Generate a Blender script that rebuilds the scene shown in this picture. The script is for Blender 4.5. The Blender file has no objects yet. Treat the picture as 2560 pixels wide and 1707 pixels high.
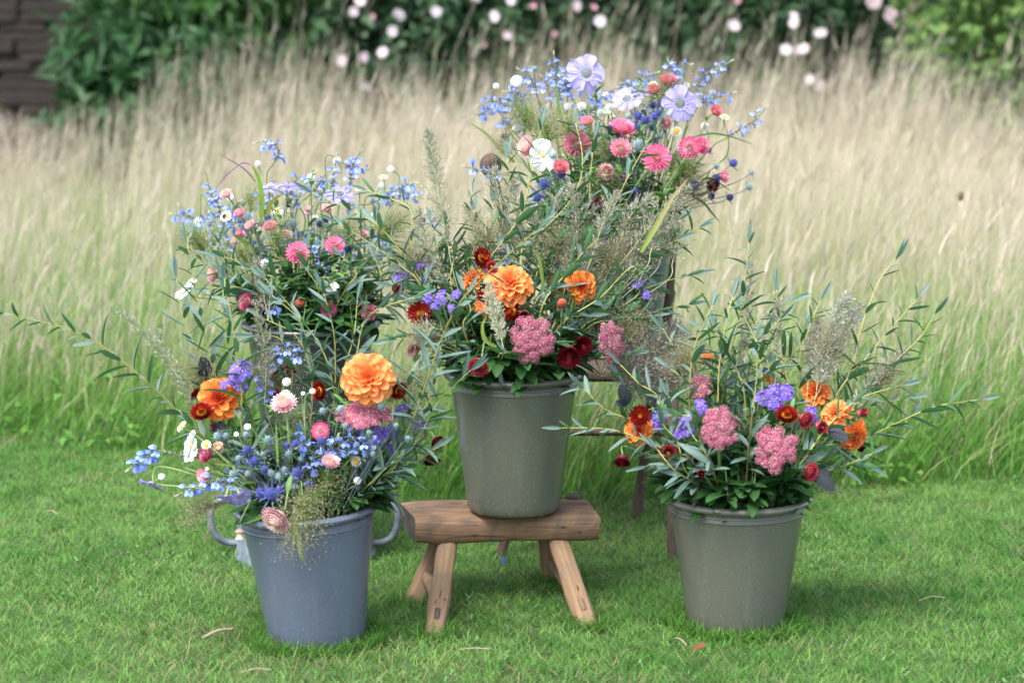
import bpy, math, random
import numpy as np
from mathutils import Vector, Matrix

# ------------------------------------------------------------------ camera, world, sun, exposure
rng = np.random.default_rng(7)
R = random.Random(11)
scene = bpy.context.scene
COL = scene.collection
PXW, PXH, FPX = 2560.0, 1707.0, 5740.0          # photograph size and focal length in its pixels
CAMZ, HORIZON = 1.35, -80.0
PITCH = math.atan((PXH / 2 - HORIZON) / FPX)

cam_d = bpy.data.cameras.new("camera")
cam_d.sensor_width = 22.3
cam_d.lens = 50.0
cam_d.clip_start, cam_d.clip_end = 0.1, 400.0
cam_d.dof.use_dof = True
cam_d.dof.focus_distance = 4.88
cam_d.dof.aperture_fstop = 1.9
cam_d.dof.aperture_blades = 8
cam = bpy.data.objects.new("camera", cam_d)
COL.objects.link(cam)
cam.location = (0, 0, CAMZ)
cam.rotation_euler = (math.pi / 2 - PITCH, 0, 0)
scene.camera = cam

SUN_EL, SUN_AZ = math.radians(62), math.radians(-142)   # azimuth: direction towards the sun, from +Y clockwise
world = bpy.data.worlds.new("World")
scene.world = world
world.use_nodes = True
wn = world.node_tree.nodes
wl = world.node_tree.links
wn.clear()
sky = wn.new("ShaderNodeTexSky")
sky.sky_type = 'NISHITA'
sky.sun_disc = False
sky.sun_elevation = SUN_EL
sky.sun_rotation = SUN_AZ
sky.air_density = 1.0
sky.dust_density = 3.0
hs = wn.new("ShaderNodeHueSaturation")
hs.inputs["Saturation"].default_value = 0.62
bg = wn.new("ShaderNodeBackground")
bg.inputs["Strength"].default_value = 0.14
wo = wn.new("ShaderNodeOutputWorld")
wl.new(sky.outputs[0], hs.inputs["Color"])
wl.new(hs.outputs[0], bg.inputs["Color"])
wl.new(bg.outputs[0], wo.inputs["Surface"])

sun_d = bpy.data.lights.new("sun", 'SUN')
sun_d.energy = 1.2
sun_d.angle = math.radians(26)
sun_d.color = (1.0, 0.985, 0.955)
sun = bpy.data.objects.new("sun", sun_d)
COL.objects.link(sun)
sdir = Vector((math.sin(SUN_AZ) * math.cos(SUN_EL), math.cos(SUN_AZ) * math.cos(SUN_EL), math.sin(SUN_EL)))
sun.rotation_euler = (-sdir).to_track_quat('-Z', 'Y').to_euler()
sun.location = sdir * 30

scene.view_settings.view_transform = 'Standard'
scene.view_settings.look = 'None'
scene.view_settings.gamma = 1.0
scene.view_settings.use_curve_mapping = False
scene.view_settings.exposure = 1.96
scene.cycles.use_denoising = True
scene.cycles.max_bounces = 8
scene.cycles.diffuse_bounces = 4
scene.cycles.transmission_bounces = 5
scene.cycles.transparent_max_bounces = 6

# ------------------------------------------------------------------ pixels to places
_cp, _sp = math.cos(PITCH), math.sin(PITCH)
def ray(px, py):
    x = (px - PXW / 2) / FPX
    y = -(py - PXH / 2) / FPX
    return Vector((x, _cp + y * _sp, y * _cp - _sp))
def P(px, py, Y):
    r = ray(px, py)
    return Vector((0, 0, CAMZ)) + r * (Y / r.y)
def G(px, py, z=0.0):
    r = ray(px, py)
    return Vector((0, 0, CAMZ)) + r * ((z - CAMZ) / r.z)
def metres(px, Y):
    return px / FPX * Y * 1.02
# windows of the photograph in which positions were read: origin and scale
REG = {'2': (300, 900, .3401), '3': (400, 320, .2979), '4': (950, 550, .2979), '5': (1150, 100, .3401),
       '6': (1400, 600, .4592), '1': (0, 700, .4253), 'd': (0, 0, 1.0884)}
def src(reg, x, y):
    ox, oy, s = REG[reg]
    return ox + x * s, oy + y * s

# ------------------------------------------------------------------ materials (colour comes from the mesh attribute Col)
def base_mat(name):
    m = bpy.data.materials.new(name)
    m.use_nodes = True
    m.node_tree.nodes.clear()
    return m, m.node_tree.nodes, m.node_tree.links
def N(nodes, t, **kw):
    n = nodes.new(t)
    for k, v in kw.items():
        setattr(n, k, v)
    return n
def plant_mat(name, rough=.5, trans=.3, var=.12, back=None, spec=.35, noise=0.0, nscale=60):
    m, n, l = base_mat(name)
    att = N(n, "ShaderNodeAttribute", attribute_name="Col")
    oi = N(n, "ShaderNodeObjectInfo")
    mr = N(n, "ShaderNodeMapRange")
    mr.inputs[3].default_value, mr.inputs[4].default_value = 1 - var, 1 + var
    l.new(oi.outputs["Random"], mr.inputs[0])
    mu = N(n, "ShaderNodeVectorMath", operation='SCALE')
    l.new(att.outputs["Color"], mu.inputs[0])
    l.new(mr.outputs[0], mu.inputs["Scale"])
    c = mu.outputs[0]
    if noise:
        tc = N(n, "ShaderNodeTexCoord")
        nt = N(n, "ShaderNodeTexNoise")
        nt.inputs["Scale"].default_value = nscale
        l.new(tc.outputs["Object"], nt.inputs["Vector"])
        m2 = N(n, "ShaderNodeMapRange")
        m2.inputs[1].default_value, m2.inputs[2].default_value = .3, .7
        m2.inputs[3].default_value, m2.inputs[4].default_value = 1 - noise, 1 + noise
        l.new(nt.outputs["Fac"], m2.inputs[0])
        mu2 = N(n, "ShaderNodeVectorMath", operation='SCALE')
        l.new(c, mu2.inputs[0]); l.new(m2.outputs[0], mu2.inputs["Scale"])
        c = mu2.outputs[0]
    if back:
        geo = N(n, "ShaderNodeNewGeometry")
        mx = N(n, "ShaderNodeMix", data_type='RGBA')
        l.new(geo.outputs["Backfacing"], mx.inputs[0])
        l.new(c, mx.inputs[6])
        mx.inputs[7].default_value = (*back, 1)
        c = mx.outputs[2]
    p = N(n, "ShaderNodeBsdfPrincipled")
    p.inputs["Roughness"].default_value = rough
    p.inputs["Specular IOR Level"].default_value = spec
    l.new(c, p.inputs["Base Color"])
    o = N(n, "ShaderNodeOutputMaterial")
    if trans > 0:
        t = N(n, "ShaderNodeBsdfTranslucent")
        l.new(c, t.inputs["Color"])
        ms = N(n, "ShaderNodeMixShader")
        ms.inputs[0].default_value = trans
        l.new(p.outputs[0], ms.inputs[1]); l.new(t.outputs[0], ms.inputs[2])
        l.new(ms.outputs[0], o.inputs[0])
    else:
        l.new(p.outputs[0], o.inputs[0])
    return m
M_petal = plant_mat("petal", .55, .35, .10, spec=.25)
M_dry = plant_mat("papery_petal", .42, .25, .12, spec=.4)
M_leaf = plant_mat("willow_leaf", .5, .22, .28, back=(.125, .20, .165), spec=.28)
M_green = plant_mat("green_leaf", .5, .28, .2, spec=.25)
M_stem = plant_mat("stem", .55, .0, .12, spec=.35)
M_wisp = plant_mat("seed_wisp", .7, .3, .08, spec=.15)
M_grass = plant_mat("grass_blade", .6, .38, 0, spec=.25)
M_hedge = plant_mat("hedge_leaf", .5, .25, 0, spec=.3)
M_core = plant_mat("fuzzy_head", .8, .0, .12, spec=.2)

def enamel(name, base, low, speck1, speck2):
    m, n, l = base_mat(name)
    tc = N(n, "ShaderNodeTexCoord")
    big = N(n, "ShaderNodeTexNoise"); big.inputs["Scale"].default_value = 5; big.inputs["Detail"].default_value = 4
    l.new(tc.outputs["Object"], big.inputs["Vector"])
    mx = N(n, "ShaderNodeMix", data_type='RGBA')
    mx.inputs[6].default_value = (*base, 1); mx.inputs[7].default_value = (*low, 1)
    l.new(big.outputs["Fac"], mx.inputs[0])
    c = mx.outputs[2]
    for sc, thr, colr, seed in ((210, .17, speck1, 0), (300, .19, speck2, 3.1), (130, .10, speck1, 7.7)):
        mp = N(n, "ShaderNodeMapping"); mp.inputs["Location"].default_value = (seed, seed, seed)
        mp.inputs["Scale"].default_value = (1, 1, .6)
        l.new(tc.outputs["Object"], mp.inputs["Vector"])
        v = N(n, "ShaderNodeTexVoronoi"); v.inputs["Scale"].default_value = sc
        l.new(mp.outputs[0], v.inputs["Vector"])
        vr = N(n, "ShaderNodeMapRange")
        vr.inputs[1].default_value, vr.inputs[2].default_value = thr, thr + .12
        vr.inputs[3].default_value, vr.inputs[4].default_value = .42, 0
        l.new(v.outputs["Distance"], vr.inputs[0])
        wn_ = N(n, "ShaderNodeMath", operation='MULTIPLY')
        gt = N(n, "ShaderNodeMath", operation='GREATER_THAN'); gt.inputs[1].default_value = .62
        sep = N(n, "ShaderNodeSeparateColor")
        l.new(v.outputs["Color"], sep.inputs[0]); l.new(sep.outputs[0], gt.inputs[0])
        l.new(vr.outputs[0], wn_.inputs[0]); l.new(gt.outputs[0], wn_.inputs[1])
        m2 = N(n, "ShaderNodeMix", data_type='RGBA')
        l.new(wn_.outputs[0], m2.inputs[0]); l.new(c, m2.inputs[6])
        m2.inputs[7].default_value = (*colr, 1)
        c = m2.outputs[2]
    # splashed soil round the foot and faint dried water runs
    spz = N(n, "ShaderNodeSeparateXYZ"); l.new(tc.outputs["Object"], spz.inputs[0])
    mud = N(n, "ShaderNodeTexNoise"); mud.inputs["Scale"].default_value = 46; mud.inputs["Detail"].default_value = 8; mud.inputs["Roughness"].default_value = .7
    l.new(tc.outputs["Object"], mud.inputs["Vector"])
    mz = N(n, "ShaderNodeMapRange"); mz.inputs[1].default_value, mz.inputs[2].default_value = 0, .085
    mz.inputs[3].default_value, mz.inputs[4].default_value = .42, .72
    l.new(spz.outputs[2], mz.inputs[0])
    mg = N(n, "ShaderNodeMath", operation='SUBTRACT'); l.new(mud.outputs["Fac"], mg.inputs[0]); l.new(mz.outputs[0], mg.inputs[1])
    mm = N(n, "ShaderNodeMapRange"); mm.inputs[1].default_value, mm.inputs[2].default_value = 0, .12; mm.inputs[3].default_value, mm.inputs[4].default_value = 0, .55
    l.new(mg.outputs[0], mm.inputs[0])
    mxm = N(n, "ShaderNodeMix", data_type='RGBA'); mxm.inputs[7].default_value = (.075, .058, .040, 1)
    l.new(mm.outputs[0], mxm.inputs[0]); l.new(c, mxm.inputs[6])
    run = N(n, "ShaderNodeTexNoise"); run.inputs["Scale"].default_value = 1; run.inputs["Detail"].default_value = 4
    mpr = N(n, "ShaderNodeMapping"); mpr.inputs["Scale"].default_value = (34, 34, 2.2)
    l.new(tc.outputs["Object"], mpr.inputs["Vector"]); l.new(mpr.outputs[0], run.inputs["Vector"])
    rm_ = N(n, "ShaderNodeMapRange"); rm_.inputs[1].default_value, rm_.inputs[2].default_value = .56, .72; rm_.inputs[3].default_value, rm_.inputs[4].default_value = 0, .07
    l.new(run.outputs["Fac"], rm_.inputs[0])
    mxr = N(n, "ShaderNodeMix", data_type='RGBA'); mxr.inputs[7].default_value = (.30, .30, .27, 1)
    l.new(rm_.outputs[0], mxr.inputs[0]); l.new(mxm.outputs[2], mxr.inputs[6])
    c = mxr.outputs[2]
    p = N(n, "ShaderNodeBsdfPrincipled")
    l.new(c, p.inputs["Base Color"])
    rr_ = N(n, "ShaderNodeMapRange"); rr_.inputs[3].default_value, rr_.inputs[4].default_value = .30, .75
    l.new(mm.outputs[0], rr_.inputs[0]); l.new(rr_.outputs[0], p.inputs["Roughness"])
    p.inputs["Coat Weight"].default_value = .35
    p.inputs["Coat Roughness"].default_value = .18
    fine = N(n, "ShaderNodeTexNoise"); fine.inputs["Scale"].default_value = 38; fine.inputs["Detail"].default_value = 5
    l.new(tc.outputs["Object"], fine.inputs["Vector"])
    bp = N(n, "ShaderNodeBump"); bp.inputs["Strength"].default_value = .06; bp.inputs["Distance"].default_value = .004
    l.new(fine.outputs["Fac"], bp.inputs["Height"]); l.new(bp.outputs[0], p.inputs["Normal"])
    o = N(n, "ShaderNodeOutputMaterial"); l.new(p.outputs[0], o.inputs[0])
    return m
M_pot_green = enamel("green_enamel", (.118, .120, .096), (.088, .092, .074), (.11, .30, .25), (.20, .16, .12))
M_pot_blue = enamel("blue_enamel", (.112, .130, .182), (.086, .102, .150), (.14, .27, .33), (.085, .10, .15))
M_pot_dark = enamel("dark_enamel", (.034, .044, .040), (.026, .034, .032), (.12, .2, .2), (.10, .10, .10))
M_pot_navy = enamel("navy_enamel", (.055, .068, .095), (.045, .055, .08), (.12, .2, .24), (.10, .10, .12))

def wood_mat(name, c1, c2, c3, scale=1.0, axis='X', grey=.3):
    m, n, l = base_mat(name)
    tc = N(n, "ShaderNodeTexCoord")
    mp = N(n, "ShaderNodeMapping")
    st = {'X': (1.6, 22, 22), 'Z': (22, 22, 1.6)}[axis]
    mp.inputs["Scale"].default_value = tuple(v * scale for v in st)
    l.new(tc.outputs["Object"], mp.inputs["Vector"])
    nz = N(n, "ShaderNodeTexNoise"); nz.inputs["Scale"].default_value = 2.2; nz.inputs["Detail"].default_value = 8
    nz.inputs["Distortion"].default_value = 1.4
    l.new(mp.outputs[0], nz.inputs["Vector"])
    cr = N(n, "ShaderNodeValToRGB")
    e = cr.color_ramp.elements
    e[0].position, e[0].color = .32, (*c2, 1)
    e[1].position, e[1].color = .68, (*c1, 1)
    l.new(nz.outputs["Fac"], cr.inputs[0])
    bign = N(n, "ShaderNodeTexNoise"); bign.inputs["Scale"].default_value = 13; bign.inputs["Distortion"].default_value = 1.2; bign.inputs["Detail"].default_value = 5
    l.new(tc.outputs["Object"], bign.inputs["Vector"])
    mr = N(n, "ShaderNodeMapRange"); mr.inputs[1].default_value, mr.inputs[2].default_value = .45, .75
    mr.inputs[3].default_value, mr.inputs[4].default_value = 0, grey + .35
    l.new(bign.outputs["Fac"], mr.inputs[0])
    mx = N(n, "ShaderNodeMix", data_type='RGBA'); mx.inputs[7].default_value = (*c3, 1)
    l.new(mr.outputs[0], mx.inputs[0]); l.new(cr.outputs[0], mx.inputs[6])
    # thin dark checks along the grain
    ck = N(n, "ShaderNodeTexNoise"); ck.inputs["Scale"].default_value = 1.3; ck.inputs["Detail"].default_value = 2
    mpc = N(n, "ShaderNodeMapping"); mpc.inputs["Scale"].default_value = tuple(v * scale * 1.7 for v in st)
    mpc.inputs["Location"].default_value = (3, 5, 1)
    l.new(tc.outputs["Object"], mpc.inputs["Vector"]); l.new(mpc.outputs[0], ck.inputs["Vector"])
    cm = N(n, "ShaderNodeMapRange"); cm.inputs[1].default_value, cm.inputs[2].default_value = .69, .74
    cm.inputs[3].default_value, cm.inputs[4].default_value = 0, .8
    l.new(ck.outputs["Fac"], cm.inputs[0])
    mx2 = N(n, "ShaderNodeMix", data_type='RGBA'); mx2.inputs[7].default_value = (.03, .022, .016, 1)
    l.new(cm.outputs[0], mx2.inputs[0]); l.new(mx.outputs[2], mx2.inputs[6])
    p = N(n, "ShaderNodeBsdfPrincipled"); p.inputs["Roughness"].default_value = .72
    p.inputs["Specular IOR Level"].default_value = .25
    l.new(mx2.outputs[2], p.inputs["Base Color"])
    bp = N(n, "ShaderNodeBump"); bp.inputs["Strength"].default_value = .8; bp.inputs["Distance"].default_value = .006
    l.new(nz.outputs["Fac"], bp.inputs["Height"]); l.new(bp.outputs[0], p.inputs["Normal"])
    o = N(n, "ShaderNodeOutputMaterial"); l.new(p.outputs[0], o.inputs[0])
    return m
M_wood = wood_mat("weathered_wood", (.235, .145, .082), (.13, .077, .044), (.058, .044, .037), axis='X', grey=.6)
M_woodleg = wood_mat("leg_wood", (.275, .18, .10), (.165, .102, .058), (.13, .10, .08), axis='Z', grey=.55)
M_endgrain = wood_mat("end_grain", (.10, .08, .065), (.055, .044, .036), (.07, .06, .05), axis='Z', scale=2)
M_chair = wood_mat("chair_wood", (.105, .070, .052), (.055, .036, .027), (.085, .066, .056), axis='Z')

def simple_mat(name, c, rough=.6, metal=0, c2=None, scale=30, bump=.0, stretch=(1, 1, 1)):
    m, n, l = base_mat(name)
    tc = N(n, "ShaderNodeTexCoord")
    mp = N(n, "ShaderNodeMapping"); mp.inputs["Scale"].default_value = stretch
    l.new(tc.outputs["Object"], mp.inputs["Vector"])
    nz = N(n, "ShaderNodeTexNoise"); nz.inputs["Scale"].default_value = scale; nz.inputs["Detail"].default_value = 6
    l.new(mp.outputs[0], nz.inputs["Vector"])
    cr = N(n, "ShaderNodeValToRGB")
    e = cr.color_ramp.elements
    e[0].position, e[0].color = .35, (*(c2 or c), 1)
    e[1].position, e[1].color = .65, (*c, 1)
    l.new(nz.outputs["Fac"], cr.inputs[0])
    p = N(n, "ShaderNodeBsdfPrincipled"); p.inputs["Roughness"].default_value = rough
    p.inputs["Metallic"].default_value = metal
    l.new(cr.outputs[0], p.inputs["Base Color"])
    if bump:
        bp = N(n, "ShaderNodeBump"); bp.inputs["Strength"].default_value = bump; bp.inputs["Distance"].default_value = .02
        l.new(nz.outputs["Fac"], bp.inputs["Height"]); l.new(bp.outputs[0], p.inputs["Normal"])
    o = N(n, "ShaderNodeOutputMaterial"); l.new(p.outputs[0], o.inputs[0])
    return m
M_zinc = simple_mat("galvanised_zinc", (.21, .235, .29), .5, .35, (.12, .14, .18), 42)
M_soil = simple_mat("lawn_soil", (.048, .105, .022), .95, 0, (.030, .055, .014), 14, .3)
M_stone = simple_mat("wall_stone", (.026, .0185, .0145), .9, 0, (.016, .0115, .009), 6, .5)
M_mortar = simple_mat("wall_core", (.020, .0145, .0115), .95, 0, (.016, .0115, .009), 8)
M_water = simple_mat("bucket_water", (.012, .014, .012), .1, 0, (.02, .022, .016), 9)
M_slit = simple_mat("crack_shadow", (.022, .016, .012), .95, 0, (.03, .022, .016), 30)
M_bark = simple_mat("bark", (.06, .045, .035), .9, 0, (.03, .024, .02), 20, .4)
M_twig = simple_mat("dry_twig", (.26, .20, .145), .85, 0, (.25, .19, .14), 60, .3)

# ------------------------------------------------------------------ mesh helpers
class MB:
    def __init__(s):
        s.V, s.F, s.C, s.n = [], [], [], 0
    def add(s, v, f, c):
        v = np.asarray(v, float).reshape(-1, 3)
        c = np.asarray(c, float)
        if c.ndim == 1:
            c = np.tile(c[:3], (len(v), 1))
        s.V.append(v); s.C.append(c)
        s.F += [tuple(i + s.n for i in q) for q in f]
        s.n += len(v)
    def mesh(s, name, mat, smooth=True):
        me = bpy.data.meshes.new(name)
        V = np.concatenate(s.V)
        me.from_pydata(V.tolist(), [], s.F)
        col = np.ones((len(V), 4), np.float32)
        col[:, :3] = np.concatenate(s.C)
        at = me.color_attributes.new("Col", 'FLOAT_COLOR', 'POINT')
        at.data.foreach_set("color", col.ravel())
        if smooth:
            me.polygons.foreach_set("use_smooth", np.ones(len(me.polygons), bool))
        me.materials.append(mat)
        return me
def big_mesh(name, V, loops, lens, C, mat, smooth=True):
    me = bpy.data.meshes.new(name)
    me.vertices.add(len(V)); me.vertices.foreach_set("co", np.asarray(V, np.float32).ravel())
    me.loops.add(len(loops)); me.loops.foreach_set("vertex_index", np.asarray(loops, np.int32))
    me.polygons.add(len(lens))
    st = np.concatenate([[0], np.cumsum(lens)[:-1]]).astype(np.int32)
    me.polygons.foreach_set("loop_start", st)
    me.polygons.foreach_set("use_smooth", np.full(len(lens), smooth))
    me.update(calc_edges=True)
    col = np.ones((len(V), 4), np.float32); col[:, :3] = C
    at = me.color_attributes.new("Col", 'FLOAT_COLOR', 'POINT')
    at.data.foreach_set("color", col.ravel())
    me.materials.append(mat)
    return me
def link(name, data, parent=None, mat=None, label=None, cat=None, group=None, kind=None):
    o = bpy.data.objects.new(name, data)
    COL.objects.link(o)
    if parent:
        o.parent = parent
    if mat is not None:
        o.matrix_basis = mat
    if label: o["label"] = label
    if cat: o["category"] = cat
    if group: o["group"] = group
    if kind: o["kind"] = kind
    return o
def thing(name, loc, label, cat, group=None, rz=0.0):
    o = link(name, None, None, Matrix.Translation(loc) @ Matrix.Rotation(rz, 4, 'Z'), label, cat, group)
    o.empty_display_size = .02
    return o
def frame(x, z):
    x = Vector(x).normalized(); z = Vector(z)
    y = z.cross(x)
    if y.length < 1e-5:
        y = Vector((0, 1, 0)).cross(x)
        if y.length < 1e-5: y = Vector((1, 0, 0)).cross(x)
    y.normalize(); z = x.cross(y)
    m = Matrix.Identity(4)
    for i, a in enumerate((x, y, z)):
        m[0][i], m[1][i], m[2][i] = a
    return m
def face_to(n, roll=0.0):                                  # local Z to n
    n = Vector(n).normalized()
    a = Vector((0, 0, 1)) if abs(n.z) < .9 else Vector((1, 0, 0))
    x = a.cross(n).normalized(); y = n.cross(x)
    m = Matrix.Identity(4)
    for i, q in enumerate((x, y, n)):
        m[0][i], m[1][i], m[2][i] = q
    return m @ Matrix.Rotation(roll, 4, 'Z')
def tube(pts, radii, c, n=6, cap=True):
    pts = [Vector(p) for p in pts]
    V, F, C = [], [], []
    c = np.asarray(c, float)
    up = Vector((.31, .87, .2))
    for i, p in enumerate(pts):
        t = (pts[min(i + 1, len(pts) - 1)] - pts[max(i - 1, 0)]).normalized()
        a = up.cross(t)
        if a.length < 1e-4: a = Vector((1, 0, 0)).cross(t)
        a.normalize(); b = t.cross(a)
        r = radii[i] if hasattr(radii, '__len__') else radii
        for k in range(n):
            w = 2 * math.pi * k / n
            V.append(tuple(p + a * (math.cos(w) * r) + b * (math.sin(w) * r)))
            C.append(c[i] if c.ndim == 2 else c)
    for i in range(len(pts) - 1):
        for k in range(n):
            k2 = (k + 1) % n
            F.append((i * n + k, i * n + k2, (i + 1) * n + k2, (i + 1) * n + k))
    if cap:
        F.append(tuple(range(n - 1, -1, -1)))
        F.append(tuple((len(pts) - 1) * n + k for k in range(n)))
    return V, F, np.array(C)
def catmull(pts, per=6):
    pts = [Vector(p) for p in pts]
    if len(pts) < 3:
        return [pts[0].lerp(pts[-1], i / per) for i in range(per + 1)]
    q = [pts[0] * 2 - pts[1]] + pts + [pts[-1] * 2 - pts[-2]]
    out = []
    for i in range(1, len(q) - 2):
        p0, p1, p2, p3 = q[i - 1:i + 3]
        for k in range(per):
            t = k / per
            out.append(.5 * ((2 * p1) + (p2 - p0) * t + (2 * p0 - 5 * p1 + 4 * p2 - p3) * t * t + (3 * p1 - p0 - 3 * p2 + p3) * t ** 3))
    out.append(pts[-1])
    return out
def lathe(prof, n=48, c=(1, 1, 1), wob=0.0):
    V, F = [], []
    for r, z in prof:
        for k in range(n):
            w = 2 * math.pi * k / n
            rr = r * (1 + wob * math.sin(3 * w + 1))
            V.append((rr * math.cos(w), rr * math.sin(w), z))
    for i in range(len(prof) - 1):
        for k in range(n):
            k2 = (k + 1) % n
            F.append((i * n + k, i * n + k2, (i + 1) * n + k2, (i + 1) * n + k))
    return V, F, c
def lathe_mesh(name, prof, mat, n=48, closed=False):
    mb = MB()
    V, F, c = lathe(prof, n)
    if closed:
        m = len(prof)
        F += [((m - 1) * n + k, (m - 1) * n + (k + 1) % n, (k + 1) % n, k) for k in range(n)]
    mb.add(V, F, c)
    return mb.mesh(name, mat)
def petal_grid(L, W, cup=.3, lift=0.0, droop=0.0, shape=(.75, .55), nu=5, nv=2, c0=(1, 1, 1), c1=(1, 1, 1), ruff=0.0, base=.12, notch=0.0):
    """petal along +X, upper side +Z"""
    V, C, F = [], [], []
    a, b = shape
    mx = max((u / 50) ** a * (1 - u / 50) ** b for u in range(51))
    c0, c1 = np.array(c0), np.array(c1)
    for i in range(nu + 1):
        u = i / nu
        w = W / 2 * max(base * (1 - u), (u ** a) * ((1 - u * .985) ** b) / mx)
        for j in range(-nv, nv + 1):
            v = j / nv
            x = L * u * (1 - notch * abs(v) * u) + (ruff * L * .25 * math.cos(v * 9) * u * u if ruff else 0)
            z = lift * L * u - droop * L * u * u + cup * w * v * v + (ruff * W * math.sin(v * 7 + u * 3) * u if ruff else 0)
            V.append((x, w * v, z)); C.append(c0 * (1 - u) + c1 * u)
    m = 2 * nv + 1
    for i in range(nu):
        for j in range(m - 1):
            F.append((i * m + j, i * m + j + 1, (i + 1) * m + j + 1, (i + 1) * m + j))
    return np.array(V), F, np.array(C)
def xf(V, m):
    V = np.asarray(V); A = np.array(m)
    return V @ A[:3, :3].T + A[:3, 3]
def jit(c, s=.15):
    return np.clip(np.array(c) * (1 + s * (rng.random() * 2 - 1)) + .0, 0, 1)
def blob(r, c, n=7, m=5, sz=1.0):
    prof = [(max(1e-4, r * math.sin(math.pi * i / m)), -r * sz * math.cos(math.pi * i / m)) for i in range(m + 1)]
    return lathe(prof, n, c)

# ------------------------------------------------------------------ setting: ground, lawn, meadow
me = bpy.data.meshes.new("ground")
me.from_pydata([(-90, -40, 0), (90, -40, 0), (90, 150, 0), (-90, 150, 0)], [], [(0, 1, 2, 3)])
me.materials.append(M_soil)
link("ground", me, kind="structure", label="green lawn ground under the mown grass", cat="ground")

edge_pts = [G(x, y) for x, y in ((-700, 1050), (0, 1098), (500, 1150), (1000, 1248), (1450, 1270), (2000, 1232), (2560, 1200), (3300, 1170))]
EX, EY = [p.x for p in edge_pts], [p.y for p in edge_pts]
def edge_y(x):
    return np.interp(x, EX, EY)
def vnoise(x, y, s, seed=0):
    r = np.random.default_rng(seed)
    g = r.random((64, 64))
    u, v = x * s + 100.3, y * s + 100.7
    i, j = np.floor(u).astype(int), np.floor(v).astype(int)
    fu, fv = u - i, v - j
    fu, fv = fu * fu * (3 - 2 * fu), fv * fv * (3 - 2 * fv)
    i0, i1, j0, j1 = i % 64, (i + 1) % 64, j % 64, (j + 1) % 64
    return (g[i0, j0] * (1 - fu) + g[i1, j0] * fu) * (1 - fv) + (g[i0, j1] * (1 - fu) + g[i1, j1] * fu) * fv
def blades(pos, h, w, az, lean, bend, c0, c1, seg=2, turn=None, c_mid=None, wtip=0.0):
    """ribbon blades: pos n x 3, heights, widths, lean azimuth, lean and bend (fractions of h)"""
    n = len(pos)
    d = np.stack([np.cos(az), np.sin(az), np.zeros(n)], 1)
    tw = turn if turn is not None else rng.random(n) * np.pi
    s = np.stack([np.cos(tw), np.sin(tw), np.zeros(n)], 1)
    rows, cols = [], []
    for i in range(seg + 1):
        u = i / seg
        cen = pos + d * ((lean * u + bend * u * u) * h)[:, None]
        cen[:, 2] += h * u * np.clip(1 - .35 * bend * u, .2, 1)
        ww = w * (1 - u) ** .6 if i < seg else w * wtip
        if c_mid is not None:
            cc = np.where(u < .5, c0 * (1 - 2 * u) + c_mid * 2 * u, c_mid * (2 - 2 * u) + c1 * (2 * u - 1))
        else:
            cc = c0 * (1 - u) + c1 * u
        if i == seg and wtip == 0:
            rows.append(cen[:, None, :]); cols.append(cc[:, None, :])
        else:
            rows.append(np.stack([cen - s * (ww / 2)[:, None], cen + s * (ww / 2)[:, None]], 1))
            cols.append(np.stack([cc, cc], 1))
    V = np.concatenate(rows, 1); C = np.concatenate(cols, 1)
    k = V.shape[1]
    b = (np.arange(n) * k)[:, None]
    L, lens = [], []
    one, ol = [], []
    for i in range(seg):
        a0 = 2 * i
        if i == seg - 1 and wtip == 0:
            one += [a0, a0 + 1, a0 + 2]; ol.append(3)
        else:
            one += [a0, a0 + 1, a0 + 3, a0 + 2]; ol.append(4)
    loops = (b + np.array(one)[None, :]).ravel()
    return V.reshape(-1, 3), loops, np.tile(ol, n), C.reshape(-1, 3)
def merge(parts):
    V, L, S, C, o = [], [], [], [], 0
    for v, l, s, c in parts:
        V.append(v); L.append(l + o); S.append(s); C.append(c); o += len(v)
    return np.concatenate(V), np.concatenate(L), np.concatenate(S), np.concatenate(C)
def lerp_cols(a, b, t):
    return np.array(a)[None] * (1 - t)[:, None] + np.array(b)[None] * t[:, None]

def leaf_cloud(cen, dirs, nor, L, W, C, fold=.25):
    """kite-shaped folded leaves: 6 verts, 4 faces"""
    n = len(cen)
    dirs = dirs / np.linalg.norm(dirs, axis=1)[:, None]
    side = np.cross(nor, dirs); side /= np.linalg.norm(side, axis=1)[:, None] + 1e-9
    nr = np.cross(dirs, side)
    L = L[:, None]; W = W[:, None]
    a = cen
    m1 = cen + dirs * L * .42 + nr * W * 0
    tipp = cen + dirs * L - nr * L * .12
    l1 = cen + dirs * L * .38 - side * W * .5 + nr * W * fold
    r1 = cen + dirs * L * .38 + side * W * .5 + nr * W * fold
    V = np.stack([a, l1, m1, r1, tipp], 1).reshape(-1, 3)
    b = (np.arange(n) * 5)[:, None]
    one = np.array([0, 2, 1, 0, 3, 2, 1, 2, 4, 2, 3, 4])
    loops = (b + one).ravel()
    return V, loops, np.full(n * 4, 3), np.repeat(C, 5, axis=0)
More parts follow.
